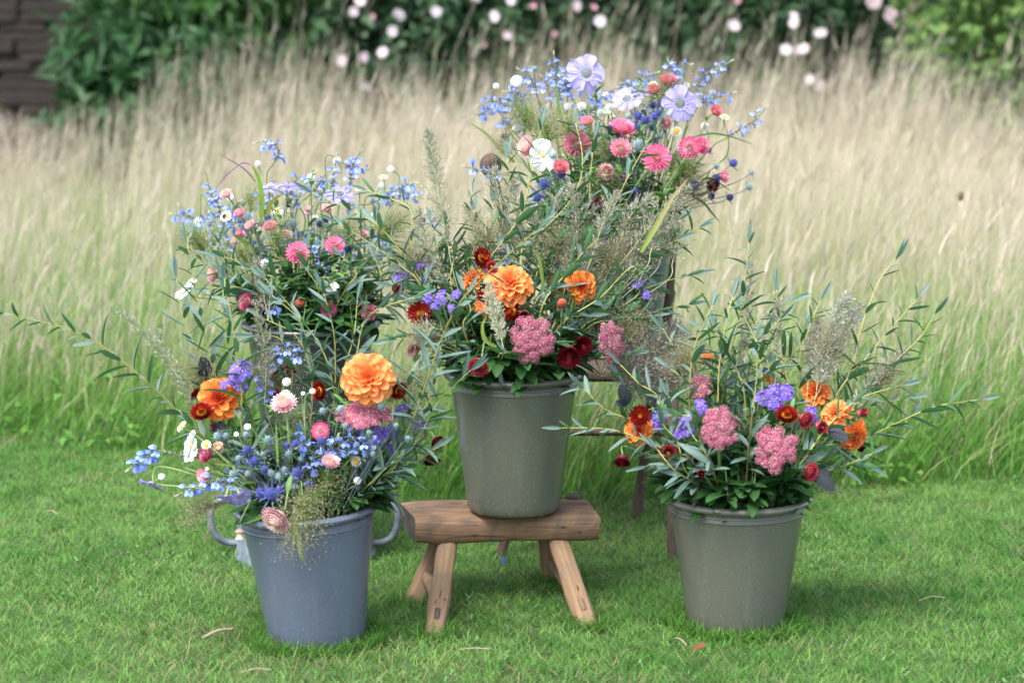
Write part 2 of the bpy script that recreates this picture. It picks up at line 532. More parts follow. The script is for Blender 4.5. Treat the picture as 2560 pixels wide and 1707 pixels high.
# --- mown lawn
def scatter(n, x0, x1, y0, y1):
    return rng.uniform(x0, x1, n), rng.uniform(y0, y1, n)
nl = 520000
x, y = scatter(nl, -3.0, 3.0, 3.7, 7.0)
keep = (y < edge_y(x) + .12) & (np.abs(x) < .55 + .31 * y)
x, y = x[keep], y[keep]; n = len(x)
pn = vnoise(x, y, 3.2, 1) * .4 + vnoise(x, y, 11, 2) * .3 + vnoise(x, y, 33, 3) * .45 - .08
h = (.013 + .017 * rng.random(n)) * (.5 + .95 * pn)
tall = rng.random(n) < .03
h[tall] *= 1.5
t = np.clip(1.9 * (pn - .5) + .5 + .4 * (rng.random(n) - .5), 0, 1)
c1 = lerp_cols((.205, .385, .080), (.060, .215, .030), t) * (0.5 + 1.0 * rng.random(n))[:, None]
dry = rng.random(n) < (.05 + .16 * (vnoise(x, y, 2.1, 5) > .6) + .12 * (vnoise(x, y, 14, 6) > .72))
c1[dry] = lerp_cols((.44, .37, .22), (.26, .20, .10), rng.random(dry.sum()))
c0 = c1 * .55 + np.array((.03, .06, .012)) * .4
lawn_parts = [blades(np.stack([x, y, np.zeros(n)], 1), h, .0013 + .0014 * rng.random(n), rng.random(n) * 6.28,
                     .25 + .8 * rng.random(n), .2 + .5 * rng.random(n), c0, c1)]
# small rounded weed leaves (clover and the like)
nw = 5000
x, y = scatter(nw * 3, -3.0, 3.0, 3.7, 7.0)
keep = (y < edge_y(x)) & (np.abs(x) < .55 + .31 * y) & (vnoise(x, y, 2.6, 9) > .56)
x, y = x[keep][:nw], y[keep][:nw]; n = len(x)
c1 = lerp_cols((.09, .22, .06), (.16, .30, .10), rng.random(n))
lawn_parts.append(blades(np.stack([x, y, .008 + .012 * rng.random(n)], 1), .004 + .006 * rng.random(n), .003 + .005 * rng.random(n),
                         rng.random(n) * 6.28, .8 + .8 * rng.random(n), .1 * rng.random(n), c1 * .8, c1, wtip=.75))
# longer uncut blades against the bucket feet and stool legs
for fx, fy, fr, nb_ in [(*G(795, 1598).xy, .112, 1500), (*G(1838, 1562).xy, .112, 1500), (*G(1085, 1590).xy, .02, 260), (*G(1470, 1568).xy, .02, 260), (*G(1035, 1508).xy, .02, 200), (*G(1380, 1452).xy, .02, 200)]:
    w_ = rng.random(nb_) * 6.28; rr_ = fr + .003 + .035 * rng.random(nb_) ** 1.6
    c1 = lerp_cols((.15, .33, .05), (.05, .19, .022), rng.random(nb_)) * (.7 + .6 * rng.random(nb_))[:, None]
    lawn_parts.append(blades(np.stack([fx + rr_ * np.cos(w_), fy + rr_ * np.sin(w_), np.zeros(nb_)], 1), .018 + .026 * rng.random(nb_), .0016 + .0018 * rng.random(nb_),
                             rng.random(nb_) * 6.28, .2 + .6 * rng.random(nb_), .2 + .4 * rng.random(nb_), c1 * .55, c1))
link("lawn_grass", big_mesh("lawn_grass", *merge(lawn_parts), M_grass), label="short mown green lawn grass around the buckets", cat="lawn", kind="stuff")

# --- tall meadow
FAR = 12.2
mead = []
def region(n, y0, y1, half0=1.2, k=.31):
    y = rng.uniform(y0, y1, n); x = rng.uniform(-1, 1, n) * (half0 + k * y)
    return x, y
# height field of the dry stalks
def stalk_h(x, y):
    far = np.clip((y - edge_y(x)) / (FAR - edge_y(x)), 0, 1)
    hh = .36 + .40 * np.clip(far * 1.4, 0, 1)
    hh *= .82 + .42 * vnoise(x, y, .9, 21)
    hh *= 1 + (np.interp(x / y * FPX + 1280, (0, 250, 450, 900, 1300, 1900, 2250, 2600), (.84, .88, 1.28, 1.16, 1.34, 1.14, .95, .85)) - 1) * far
    return hh
x, y = region(110000, 5.6, FAR)
e = edge_y(x)
keep = (y > e + .15) & (rng.random(len(x)) < np.clip(.28 + (y - e) * .9, 0, 1) * np.clip(2.2 * (.6 * vnoise(x, y, 1.3, 41) + .4 * vnoise(x, y, 4, 42)) - .35, .12, 1))
x, y = x[keep], y[keep]; n = len(x)
clump = .5 * vnoise(x, y, 1.6, 51) + .5 * vnoise(x, y, 5.0, 52)
h = stalk_h(x, y) * (.36 + .72 * rng.random(n)) * (.66 + .68 * clump)
az = rng.normal(.1, 1.0, n)
lean = .01 + .12 * rng.random(n) + .14 * np.clip((x + .3) / 2, 0, 1) * np.clip((y - 6.5) / 3.5, 0, 1); bend = .01 + .14 * rng.random(n) ** 2
green = np.clip(1.35 - (y - edge_y(x)) / 3.2, 0, 1) * .8
top = lerp_cols((.83, .72, .60), (.54, .47, .33), np.clip(rng.random(n) * .7 + .6 * (vnoise(x, y, .8, 61) - .3), 0, 1)) * (.66 + .46 * rng.random(n))[:, None]
top = top * (1 - (.5 * green * rng.random(n))[:, None]) + np.array((.22, .32, .08)) * (.5 * green * rng.random(n))[:, None]
mid = lerp_cols((.63, .55, .38), (.28, .38, .12), np.clip(rng.random(n) * .8 + green * .5, 0, 1))
bot = lerp_cols((.12, .20, .05), (.20, .24, .08), rng.random(n))
sp = np.stack([x, y, np.zeros(n)], 1)
mead.append(blades(sp, h, .0016 + .0018 * rng.random(n), az, lean, bend, bot, top, seg=4, c_mid=mid, wtip=.5))
# seed heads at the stalk tips
d = np.stack([np.cos(az), np.sin(az), np.zeros(n)], 1)
u = .86
tip = sp + d * ((lean * u + bend * u * u) * h)[:, None]; tip[:, 2] += h * u * np.clip(1 - .35 * bend * u, .2, 1)
hh = .035 + .06 * rng.random(n)
seedc = lerp_cols((.66, .55, .46), (.42, .33, .27), rng.random(n))
sel = rng.random(n) < .8
for tr in (0,):
    mead.append(blades(tip[sel], hh[sel], (.0018 + .0034 * rng.random(n))[sel], az[sel], (lean + bend * 1.2)[sel], np.full(sel.sum(), .3), seedc[sel] * .9, seedc[sel],
                       seg=3, turn=rng.random(sel.sum()) * 3.1 + tr))
# fewer, taller stalks that rise above the rest in front of the hedge
x, y = region(3000, 6.3, FAR); kk = y > edge_y(x) + .5; x, y = x[kk], y[kk]; n = len(x)
h = stalk_h(x, y) * (.80 + .62 * rng.random(n) ** 2) * (.66 + .66 * vnoise(x, y, 1.3, 71)); az = rng.normal(.1, .9, n); lean = .02 + .13 * rng.random(n) + .14 * np.clip((x + .3) / 2, 0, 1) * np.clip((y - 6.5) / 3.5, 0, 1); bend = .02 + .16 * rng.random(n)
top = lerp_cols((.74, .67, .54), (.44, .36, .28), rng.random(n)); sp = np.stack([x, y, np.zeros(n)], 1)
mead.append(blades(sp, h, .0022 + .002 * rng.random(n), az, lean, bend, top * .75, top, seg=4, wtip=.5))
d = np.stack([np.cos(az), np.sin(az), np.zeros(n)], 1)
tip = sp + d * ((lean * u + bend * u * u) * h)[:, None]; tip[:, 2] += h * u * np.clip(1 - .35 * bend * u, .2, 1)
for tr in (0, 1.57):
    mead.append(blades(tip, .05 + .07 * rng.random(n), .003 + .006 * rng.random(n), az, lean + bend * 1.6, np.full(n, .3), top * .8, top, seg=3, turn=rng.random(n) * .8 + tr))
# green grass below, rank along the mown edge
x, y = region(140000, 5.5, FAR)
e = edge_y(x); q = y - e
keep = (q > 0) & (rng.random(len(x)) < np.clip(1.25 - q * .22, .25, 1))
x, y, q = x[keep], y[keep], q[keep]; n = len(x)
h = (.13 + .33 * rng.random(n)) * np.clip(.4 + q * 2.6, .4, 1) * (.7 + .6 * vnoise(x, y, 1.7, 31))
az = rng.normal(-.2, 1.2, n)
c1 = lerp_cols((.21, .39, .075), (.10, .27, .045), rng.random(n)) * (.75 + .5 * rng.random(n))[:, None]
yl = rng.random(n) < .08 + .42 * np.clip(q / 3, 0, 1)
c1[yl] = lerp_cols((.56, .52, .32), (.42, .38, .20), rng.random(yl.sum()))
c0 = c1 * np.array((.6, .72, .6))
mead.append(blades(np.stack([x, y, np.zeros(n)], 1), h, .0026 + .003 * rng.random(n), az, .1 + .5 * rng.random(n), .15 + .7 * rng.random(n) ** 2, c0, c1, seg=3))
wxx = rng.uniform(-3.2, 3.2, 5200); wq = rng.random(5200) ** 1.5 * .5 - .04
wy_ = edge_y(wxx) + wq; wz = (.015 + .16 * rng.random(5200)) * np.clip(.4 + wq * 3, .3, 1); patch = (vnoise(wxx, wy_, 1.9, 81) > .62) & (rng.random(5200) < .5)
wc = np.stack([wxx, wy_, wz], 1)[patch]; nn_ = len(wc)
wdir = rng.normal(size=(nn_, 3)) + np.array((0, -.3, .1)); wnor = rng.normal(size=(nn_, 3)) * .4 + np.array((0, -.3, 1))
mead.append(leaf_cloud(wc, wdir, wnor, .018 + .03 * rng.random(nn_), .010 + .014 * rng.random(nn_), lerp_cols((.06, .18, .03), (.14, .29, .05), rng.random(nn_))))
link("meadow_grass", big_mesh("meadow_grass", *merge(mead), M_grass), label="tall dry straw-coloured meadow grass with green below", cat="meadow", kind="stuff")

# ------------------------------------------------------------------ hedge, shrubs and stone wall behind the meadow
def shrub(name, label, x0, x1, ydist, zt, nclump, per, L, W, ca, cb, droop, rcl, stems, depth=1.1, clump_leaflets=False, z0=.15):
    cx = rng.uniform(x0, x1, nclump); cy = ydist + rng.random(nclump) ** 1.4 * depth; cz = rng.uniform(z0, zt, nclump)
    rr = rcl * (.6 + .8 * rng.random(nclump))
    idx = np.repeat(np.arange(nclump), per); n = len(idx)
    v = rng.normal(size=(n, 3)); v /= np.linalg.norm(v, axis=1)[:, None]
    v[:, 1] = np.where(rng.random(n) < .55, -np.abs(v[:, 1]), v[:, 1])
    cen = np.stack([cx, cy, cz], 1)[idx] + v * (rr[idx] * (.55 + .45 * rng.random(n)))[:, None]
    cen[:, 2] = np.maximum(cen[:, 2], .03)
    dirs = v * .7 + rng.normal(size=(n, 3)) * .55 + np.array((0, 0, -droop))
    nor = v * .5 + np.array((0, -.35, .9)) + rng.normal(size=(n, 3)) * .35
    tone = (rng.random(nclump)[idx] * .65 + rng.random(n) * .35)
    C = lerp_cols(ca, cb, tone)
    ll = L * (.6 + .7 * rng.random(n)); ww = W * (.6 + .7 * rng.random(n))
    root = thing(name, ((x0 + x1) / 2, ydist + .5 * depth, 0), label, "shrub")
    off = np.array((root.location.x, root.location.y, 0))
    V, l, s, C = leaf_cloud(cen - off, dirs, nor, ll, ww, C)
    link("crown", big_mesh("crown", V, l, s, C, M_hedge, smooth=False), root, kind="stuff")
    for k in range(stems):
        bx = (x0 + x1) / 2 + (k / max(1, stems - 1) - .5) * (x1 - x0) * .7
        b = Vector((bx - off[0], R.uniform(-.2, .3), 0))
        pts = catmull([b, b + Vector((R.uniform(-.1, .1), 0, zt * .4)), b + Vector((R.uniform(-.3, .3), R.uniform(-.2, .2), zt * .85))], 5)
        mb = MB(); mb.add(*tube(pts, [.028 - .018 * i / len(pts) for i in range(len(pts))], (.1, .08, .06)))
        link("trunk", mb.mesh("trunk", M_bark), root)
    return root
HY = 12.4
def wx(px, Y): return (px - 1280) / FPX * Y * 1.0
sh1 = shrub("leafy_shrub", "green shrub with long drooping leaflets beside the stone wall", wx(330, HY), wx(800, HY), HY + .1, 2.5, 150, 60, .17, .05, (.013, .056, .012), (.055, .145, .026), .75, .27, 4)
sh1b = shrub("leafy_shrub", "dark green shrub with low spreading leaves in front of the stone wall", wx(215, HY), wx(520, HY), HY - .1, 1.05, 45, 60, .17, .05, (.015, .060, .018), (.034, .10, .028), .6, .26, 2, depth=.5)
sh2 = shrub("rose_hedge", "dark green hedge dotted with pale pink open blossoms", wx(760, HY), wx(2060, HY), HY + .2, 2.5, 240, 55, .10, .06, (.016, .050, .022), (.058, .125, .045), .25, .30, 7)
sh3 = shrub("mallow_shrub", "dark shrub hung with clusters of small pink flowers beside the pale green bush", wx(1950, HY), wx(2330, HY), HY + .5, 2.5, 70, 55, .11, .06, (.014, .045, .016), (.045, .095, .03), .3, .28, 3)
sh4 = shrub("garden_bush", "pale yellow-green bush with small rounded leaves at the meadow's end", wx(2330, HY), wx(3050, HY), HY - .5, 2.3, 150, 70, .075, .05, (.05, .13, .03), (.15, .25, .06), .1, .27, 4, depth=.9)
sh5 = shrub("backing_hedge", "dense dark backing hedge added behind the shrubs to block sky light in their gaps", -5.5, 5.5, HY + 1.5, 3.0, 420, 45, .13, .08, (.012, .036, .014), (.025, .06, .022), .2, .42, 8, depth=.8)  # added dark backing layer, stops sky light showing through the shrubs
# blossoms, each its own part of its shrub
def open_flower_mesh(name, r, c_in, c_out, n=5, mat=None, cup=.25, cen=(.75, .6, .3)):
    mb = MB()
    for k in range(n):
        V, F, C = petal_grid(r, r * 1.05, .25, cup, .15, (.7, .28), 4, 2, c_in, c_out)
        mb.add(xf(V, Matrix.Rotation(2 * math.pi * k / n, 4, 'Z') @ Matrix.Rotation(-.05, 4, 'X')), F, C)
    V, F, C = blob(r * .16, cen); mb.add(V, F, C)
    return mb.mesh(name, mat or M_petal)
ros = [open_flower_mesh("blossom", .044, (.78, .56, .62), (.80, .70, .75)),
       open_flower_mesh("blossom", .046, (.74, .60, .66), (.78, .70, .75)),
       open_flower_mesh("blossom_bud", .026, (.62, .26, .36), (.68, .42, .50), cup=1.0)]
ROSES = [(996, 38, 1), (982, 78, 1), (1090, 30, 1), (1237, 42, 1), (1444, 14, 1), (1500, 54, 1), (1188, 0, 1), (1276, 2, 1), (884, 30, 0), (927, 44, 2), (900, 4, 0), (1333, 16, 2),
         (1386, 53, 2), (1484, 22, 2), (1436, 66, 2), (1386, 86, 2), (1628, 82, 2), (853, 152, 0), (910, 144, 0), (957, 132, 0), (1098, 103, 2), (1205, 112, 2), (1270, 88, 0), (915, 218, 1),
         (1836, 64, 1), (1984, 40, 0), (1985, 58, 0), (2052, 83, 1), (1966, 125, 1), (1996, 126, 0), (2010, 122, 0), (1842, 4, 2), (2024, 200, 1), (2048, 214, 0), (1110, 72, 2), (1560, 20, 2)]
for px, py, k in [r_ for i_, r_ in enumerate(ROSES) if r_[2] != 2 or i_ % 2]:
    p = P(px, py, HY - .12 + .2 * R.random()) - sh2.location
    link("blossom", ros[k], sh2, Matrix.Translation(p) @ face_to((R.uniform(-.5, .5), -1, R.uniform(-.1, .6)), R.random() * 6) @ Matrix.Diagonal((R.uniform(.55, .8), R.uniform(.45, .72), .7, 1)))
for px, py in ((2225, 38), (2268, 46), (2296, 58), (2288, 18), (2184, 4), (2280, 30), (2240, 60)):
    p = P(px, py, HY + .3) - sh3.location
    link("blossom", ros[R.choice((0, 2, 0))], sh3, Matrix.Translation(p) @ face_to((R.uniform(-.5, .5), -1, .2), R.random() * 6))
# dry stone wall in the left corner
wall = thing("stone_wall", (wx(-60, 13.2), 13.3, 0), "old brown dry stone wall in the garden corner", "wall")
stones = []
for q in range(4):
    mb = MB()
    r_ = np.random.default_rng(q)
    n = 3
    V, F = [], []
    for sx in (-1, 1):
        for sy in (-1, 1):
            for sz in (-1, 1):
                V.append(np.array((sx, sy, sz)) * (.5 + .0) )
    V = np.array(V)
    bev = .82
    V2 = np.concatenate([V * np.array((1, bev, bev)), V * np.array((bev, 1, bev)), V * np.array((bev, bev, 1))])
    V2 = V2 * (1 + .10 * (r_.random(V2.shape) - .5))
    import bmesh
    bm = bmesh.new()
    for v in V2: bm.verts.new(v)
    bmesh.ops.convex_hull(bm, input=bm.verts)
    me = bpy.data.meshes.new("stone"); bm.to_mesh(me); bm.free()
    me.materials.append(M_stone); stones.append(me)
mb = MB(); 
V = [(sx * 1.25, sy * .17 + .06, z) for sx in (-1, 1) for sy in (-1, 1) for z in (0, 2.1)]
mb.add(V, [(0, 1, 3, 2), (4, 6, 7, 5), (0, 4, 5, 1), (2, 3, 7, 6), (1, 5, 7, 3), (0, 2, 6, 4)], (.1, .1, .1))
link("core", mb.mesh("wall_core", M_mortar, False), wall)
z = 0.0
while z < 2.1:
    hgt = R.uniform(.035, .085); xx = -1.25 + R.uniform(-.05, .05)
    while xx < 1.2:
        wd = R.uniform(.18, .7)
        link("stone", R.choice(stones), wall, Matrix.Translation((xx + wd / 2, -.12 + R.uniform(-.012, .012), z + hgt / 2)) @ Matrix.Diagonal((wd * 1.0, .2, hgt * .99, 1)))
        xx += wd
    z += hgt

# ------------------------------------------------------------------ buckets and what they stand on
class Pot:
    pass
def make_pot(key, base, rT, rB, H, mat, label, tilt=0.0):
    p = Pot(); p.key = key; p.c = Vector(base); p.rT, p.rB, p.H = rT, rB, H; p.rim_z = base[2] + H
    root = thing("flower_bucket", base, label, "bucket", "enamel buckets of cut flowers")
    root.rotation_euler.y = tilt
    t = .006
    def rad(z): return rB + (rT * .965 - rB) * (z / H)
    prof = [(.001, .004), (rB * .9, .004), (rB * .96, .001), (rB, .008)]
    prof += [(rad(z), z) for z in np.linspace(.02, H - .012, 10)]
    prof += [(rad(H - .012) - t, H - .012)] + [(rad(z) - t, z) for z in np.linspace(H - .03, .02, 6)] + [(.001, .018)]
    link("body", lathe_mesh("bucket_body", prof, mat, 64), root)
    rr, rz = .0085, .0075
    rimp = [(rT * .965 + .004 + rr * math.cos(a), H - .007 + rz * math.sin(a)) for a in np.linspace(0, 2 * math.pi, 13)[:-1]]
    link("rim", lathe_mesh("bucket_rim", rimp, mat, 64, True), root)
    for k, dz in enumerate((.024, .033)):
        bp = [(rad(H - dz) + .0002 + .0028 * math.cos(a), H - dz + .003 * math.sin(a)) for a in np.linspace(0, 2 * math.pi, 9)[:-1]]
        link("bead", lathe_mesh("bucket_bead", bp, mat, 64, True), root)
    link("water", lathe_mesh("bucket_water", [(.001, H * .62), (rad(H * .62) - t - .0005, H * .62)], M_water, 40), root)
    p.root = root
    return p
b = G(795, 1598)
pA = make_pot('A', b, metres(350, b.y) / 2, metres(240, b.y) / 2, P(791, 1262, b.y).z, M_pot_blue, "blue-grey speckled enamel bucket of mixed flowers standing on the lawn", math.radians(-4.0))
b = G(1838, 1562)
pE = make_pot('E', b, metres(360, b.y) / 2, metres(240, b.y) / 2, P(1858, 1232, b.y).z, M_pot_green, "sage green enamel bucket standing directly on the lawn")
STOOL_Z = .198
b = G(1284, 1272, STOOL_Z)
pC = make_pot('C', b, metres(334, b.y) / 2, metres(228, b.y) / 2, P(1298, 925, b.y).z - STOOL_Z, M_pot_green, "sage green enamel bucket on the low wooden stool")
YB = 5.27
zb = P(781, 1130, YB)
pB = make_pot('B', (zb.x, YB, zb.z), metres(330, YB) / 2, metres(232, YB) / 2, P(781, 803, YB).z - zb.z, M_pot_dark, "dark green enamel bucket standing on the upturned zinc tub")
SEAT_Z, YD = .435, 5.47
pD = make_pot('D', (P(1525, 700, YD).x, YD, SEAT_Z), metres(330, YD) / 2, metres(232, YD) / 2, P(1530, 565, YD).z - SEAT_Z, M_pot_navy, "dark blue enamel bucket standing on the wooden chair")
POTS = {p.key: p for p in (pA, pB, pC, pD, pE)}

# zinc tub under the back bucket
tub_h = zb.z
tb = thing("zinc_tub", (P(762, 1300, 5.2).x, 5.2, 0), "upturned galvanised zinc tub with two loop handles behind the blue bucket", "tub")
rt = .159
prof = [(rt * 1.03, 0), (rt * 1.04, .006), (rt * 1.03, .012), (rt * 1.0, .02), (rt * .985, .10), (rt * .975, .11), (rt * .985, .12), (rt * .97, tub_h - .016), (rt * .95, tub_h - .004), (rt * .93, tub_h - .001), (.001, tub_h - .001)]
link("body", lathe_mesh("tub_body", prof, M_zinc, 48), tb)
for s in (-1, 1):
    pts = catmull([(s * rt * .95, 0, .128), (s * (rt + .03), -.01, .134), (s * (rt + .053), -.015, .118), (s * (rt + .058), -.015, .085), (s * (rt + .045), -.012, .048), (s * (rt + .018), -.005, .032), (s * rt * .97, 0, .03)], 5)
    mb = MB(); mb.add(*tube(pts, .0085, (1, 1, 1), 8))
    link("handle", mb.mesh("tub_handle", M_zinc), tb)

# --- wooden stool
def box_mesh(name, sx, sy, sz, mat, bev=.006, seg=1, sub=0, noise=0.0, seed=0):
    bm = bmesh.new()
    bmesh.ops.create_cube(bm, size=1)
    bmesh.ops.scale(bm, vec=(sx, sy, sz), verts=bm.verts)
    if sub:
        bmesh.ops.subdivide_edges(bm, edges=bm.edges, cuts=sub, use_grid_fill=True)
    else:
        bmesh.ops.bevel(bm, geom=bm.edges, offset=bev, segments=seg, profile=.5, affect='EDGES')
    if noise:
        from mathutils import noise as mn
        for v in bm.verts:
            q = v.co * 9 + Vector((seed, seed * 2, seed * 3))
            v.co += Vector((mn.noise(q), mn.noise(q + Vector((7, 0, 0))), mn.noise(q + Vector((0, 7, 0))))) * noise
    me = bpy.data.meshes.new(name); bm.to_mesh(me); bm.free()
    me.polygons.foreach_set("use_smooth", np.ones(len(me.polygons), bool))
    me.materials.append(mat)
    return me
sc_ = Vector((P(1250, 1280, 4.86).x, 4.865, 0))
stool = thing("wooden_stool", sc_, "low rustic wooden stool with thick plank seat and splayed legs", "stool", rz=math.radians(4))
SL, SW, ST = .400, .185, .064
# seat: a slab with rounded long edges and worn corners
mb = MB()
rows = []
ns, nx = 18, 26
from mathutils import noise as mn
prof = []
for k in range(ns):
    a = 2 * math.pi * k / ns
    ca, sa = math.cos(a), math.sin(a)
    e_ = .42
    prof.append((SW / 2 * math.copysign(abs(ca) ** e_, ca), ST / 2 * math.copysign(abs(sa) ** e_, sa)))
V = []
for i in range(nx + 1):
    xx = -SL / 2 + SL * i / nx
    f = 1 - .06 * max(0, abs(2 * i / nx - 1) - .82) / .18
    for k, (yy, zz) in enumerate(prof):
        q = Vector((xx * 7, yy * 14, zz * 10))
        nn = mn.noise(q) * .005
        dx = (mn.noise(Vector((yy * 30, zz * 30, i * .0 + (0 if i < nx / 2 else 9)))) * .007) if i in (0, nx) else 0
        V.append((xx + dx - yy * .17 * (1 if xx < 0 else .55) - zz * (.10 if i < 3 else 0), yy * f + nn, zz * f + nn * (1.0 if zz < 0 else .5)))
F = []
for i in range(nx):
    for k in range(ns):
        k2 = (k + 1) % ns
        F.append((i * ns + k, i * ns + k2, (i + 1) * ns + k2, (i + 1) * ns + k))
mb.add(V, F, (1, 1, 1))
link("seat", mb.mesh("stool_seat", M_wood), stool, Matrix.Translation((0, 0, STOOL_Z - ST / 2 - .0015)))
seat = stool.children[0]
mb = MB()
for e_, s in ((0, 1), (nx, -1)):
    ring = np.array(V[e_ * ns:(e_ + 1) * ns])
    cen_ = ring.mean(0) + np.array((-s * .002, 0, 0))
    mb.add(np.vstack([ring, cen_]), [((k, (k + 1) % ns, ns) if s < 0 else ((k + 1) % ns, k, ns)) for k in range(ns)], (1, 1, 1))
link("end_grain", mb.mesh("stool_end", M_endgrain), seat)
for k, (kx, ky, r_) in enumerate(((.165, .075, .018), (.13, .07, .012))):
    mb = MB(); mb.add(*blob(r_, (1, 1, 1), 9, 6, .55))
    link("knot", mb.mesh("stool_knot", M_endgrain), seat, Matrix.Translation((kx, ky, ST / 2 - .001)))
feet = [G(1085, 1590), G(1470, 1568), G(1035, 1508), G(1380, 1452)]      # front left, front right, back left, back right
inv = stool.matrix_basis.inverted()
tops = [Vector((-.115, -.055, .14)), Vector((.118, -.055, .14)), Vector((-.115, .055, .14)), Vector((.105, .055, .14))]
legw = [(.044, .034), (.046, .034), (.046, .034), (.044, .034)]
legmats = []
def leg_mesh(L, w, d, seed):
    mbl = MB(); V = []; ss = 9
    oct_ = [(-.5, -.3), (-.3, -.5), (.3, -.5), (.5, -.3), (.5, .3), (.3, .5), (-.3, .5), (-.5, .3)]
    for i in range(ss + 1):
        u_ = i / ss
        for a_, b_ in oct_:
            nn = mn.noise(Vector((a_ * 2 + seed, b_ * 2, u_ * 4))) * .0035
            V.append((a_ * w * (1 - .06 * u_) + nn, b_ * d * (1 - .1 * u_) + nn, L * u_))
    F = [(i * 8 + k, i * 8 + (k + 1) % 8, (i + 1) * 8 + (k + 1) % 8, (i + 1) * 8 + k) for i in range(ss) for k in range(8)]
    F += [tuple(range(7, -1, -1)), tuple(ss * 8 + k for k in range(8))]
    mbl.add(V, F, (1, 1, 1))
    return mbl.mesh("stool_leg", M_woodleg)
legends = []
for k in range(4):
    f = inv @ feet[k]; f.z = -.004
    t_ = tops[k]
    t_.x = f.x + (t_.x - f.x) * 1.0
    ax = t_ - f
    m = frame(ax, (0, -1, 0))             # x along leg
    z_ = ax.normalized(); y_ = z_.cross(Vector((1, 0, 0))).normalized(); x_ = y_.cross(z_)
    m = Matrix.Identity(4)
    for i, a in enumerate((x_, y_, z_)):
        m[0][i], m[1][i], m[2][i] = a
    m = Matrix.Translation(f) @ m
    lg = link("leg", leg_mesh(ax.length, *legw[k], k * 3.3), stool, m)
    legends.append((f, t_))
    if k < 2:                              # peg of the through tenon on the front legs
        pm = box_mesh("tenon_peg", .012, .008, .034, M_endgrain if k == 0 else M_wood, .003)
        link("tenon_peg", pm, lg, Matrix.Translation((.001, -legw[k][1] / 2 * .95, .055)))
def slit(parent, loc, L_, wd, axis, rot=0.0):
    mb = MB(); pr = [(wd * math.sin(math.pi * (i / 6)) + 1e-4, L_ * (i / 6 - .5)) for i in range(7)]
    V_, F_, c_ = lathe(pr, 5, (1, 1, 1)); mb.add(V_, F_, c_)
    m_ = Matrix.Translation(loc) @ (Matrix.Rotation(math.pi / 2, 4, 'Y') if axis == 'X' else Matrix.Identity(4)) @ Matrix.Rotation(rot, 4, 'Y')
    link("crack", mb.mesh("crack", M_slit), parent, m_)
for lx, ly, lz, L_, wd, ax_ in ((-.06, -SW / 2 + .001, -.008, .022, .0014, 'X'), (.13, -SW / 2 + .001, .006, .014, .0016, 'X'), (-.03, -.05, ST / 2 - .0005, .045, .0018, 'X'), (-.10, .03, ST / 2 - .0005, .05, .0016, 'X'), (.165, -SW / 2 + .003, -.006, .012, .002, 'X'), (.02, -SW / 2 + .001, -.018, .03, .001, 'X')):
    slit(seat, (lx, ly, lz), L_, wd, ax_)
legs_ = [o for o in stool.children if o.name.startswith("leg")]
for lx, lz, L_, wd in ((.002, .115, .03, .0012), (.012, .098, .008, .0016), (-.006, .088, .018, .0012)):
    slit(legs_[0], (lx, -legw[0][1] / 2 * .97, lz), L_, wd, 'Z', .12)
slit(legs_[1], (.004, -legw[1][1] / 2 * .97, .10), .02, .0014, 'Z', .05)
for a, b_ in ((0, 2), (1, 3)):
    p0 = legends[a][0].lerp(legends[a][1], .32); p1 = legends[b_][0].lerp(legends[b_][1], .38)
    dd = (p1 - p0)
    mb = MB(); pts = [p0 - dd * .02, p0.lerp(p1, .5) + Vector((0, 0, .004)), p1 + dd * .12]
    mb.add(*tube(catmull(pts, 4), [.012, .0125, .014, .014, .014, .014, .0135, .0135, .012], (1, 1, 1), 8))
    link("stretcher", mb.mesh("stool_stretcher", M_woodleg), stool)

# --- chair carrying the back bucket
chair = thing("wooden_chair", (pD.c.x - .01, YD - .02, 0), "dark wooden chair with ringed bamboo-style legs behind the stool", "chair")
co = chair.location
sm = box_mesh("chair_seat", .41, .42, .032, M_chair, .010, 3)
link("seat", sm, chair, Matrix.Translation((0, 0, SEAT_Z - .0175)))
def turned(name, p0, p1, r0, r1, rings, mat=M_chair):
    pts, rad = [], []
    nseg = 40
    for i in range(nseg + 1):
        u_ = i / nseg
        rr = r0 + (r1 - r0) * u_
        for rg in rings:
            rr += .0038 * math.exp(-((u_ - rg) / .016) ** 2)
        pts.append(p0.lerp(p1, u_)); rad.append(rr)
    mb = MB(); mb.add(*tube(pts, rad, (1, 1, 1), 12))
    return mb.mesh(name, mat)
cf = [G(1252, 1393), G(1681, 1402), G(1288, 1290), G(1591, 1290)]
ct = [Vector((-.165, -.17, SEAT_Z - .03)), Vector((.150, -.17, SEAT_Z - .03)), Vector((-.15, .16, SEAT_Z - .03)), Vector((.14, .16, SEAT_Z - .03))]
cl = []
for k in range(4):
    f = cf[k] - co; f.z = 0
    link("leg", turned("chair_leg", f, ct[k], .0125, .0165, (.38, .72)), chair)
    cl.append((f, ct[k]))
for a, b_, u_ in ((0, 1, .70), (0, 2, .5), (1, 3, .5)):
    p0 = cl[a][0].lerp(cl[a][1], u_); p1 = cl[b_][0].lerp(cl[b_][1], u_)
    link("rung", turned("chair_rung", p0, p1, .009, .009, (.5,)), chair)
bk = [(Vector((-.17, .17, SEAT_Z - .01)), P(1230, 425, YD + .2) - co), (Vector((.155, .17, SEAT_Z - .01)), P(1694, 425, YD + .2) - co)]
for p0, p1 in bk:
    po = link("back_post", turned("chair_post", p0, p1, .014, .011, (.3, .65)), chair)
    mb = MB(); mb.add(*blob(.0275, (1, 1, 1), 16, 10, 1.1))
    link("knob", mb.mesh("chair_knob", M_chair), po, Matrix.Translation(p1 + (p1 - p0).normalized() * .012))
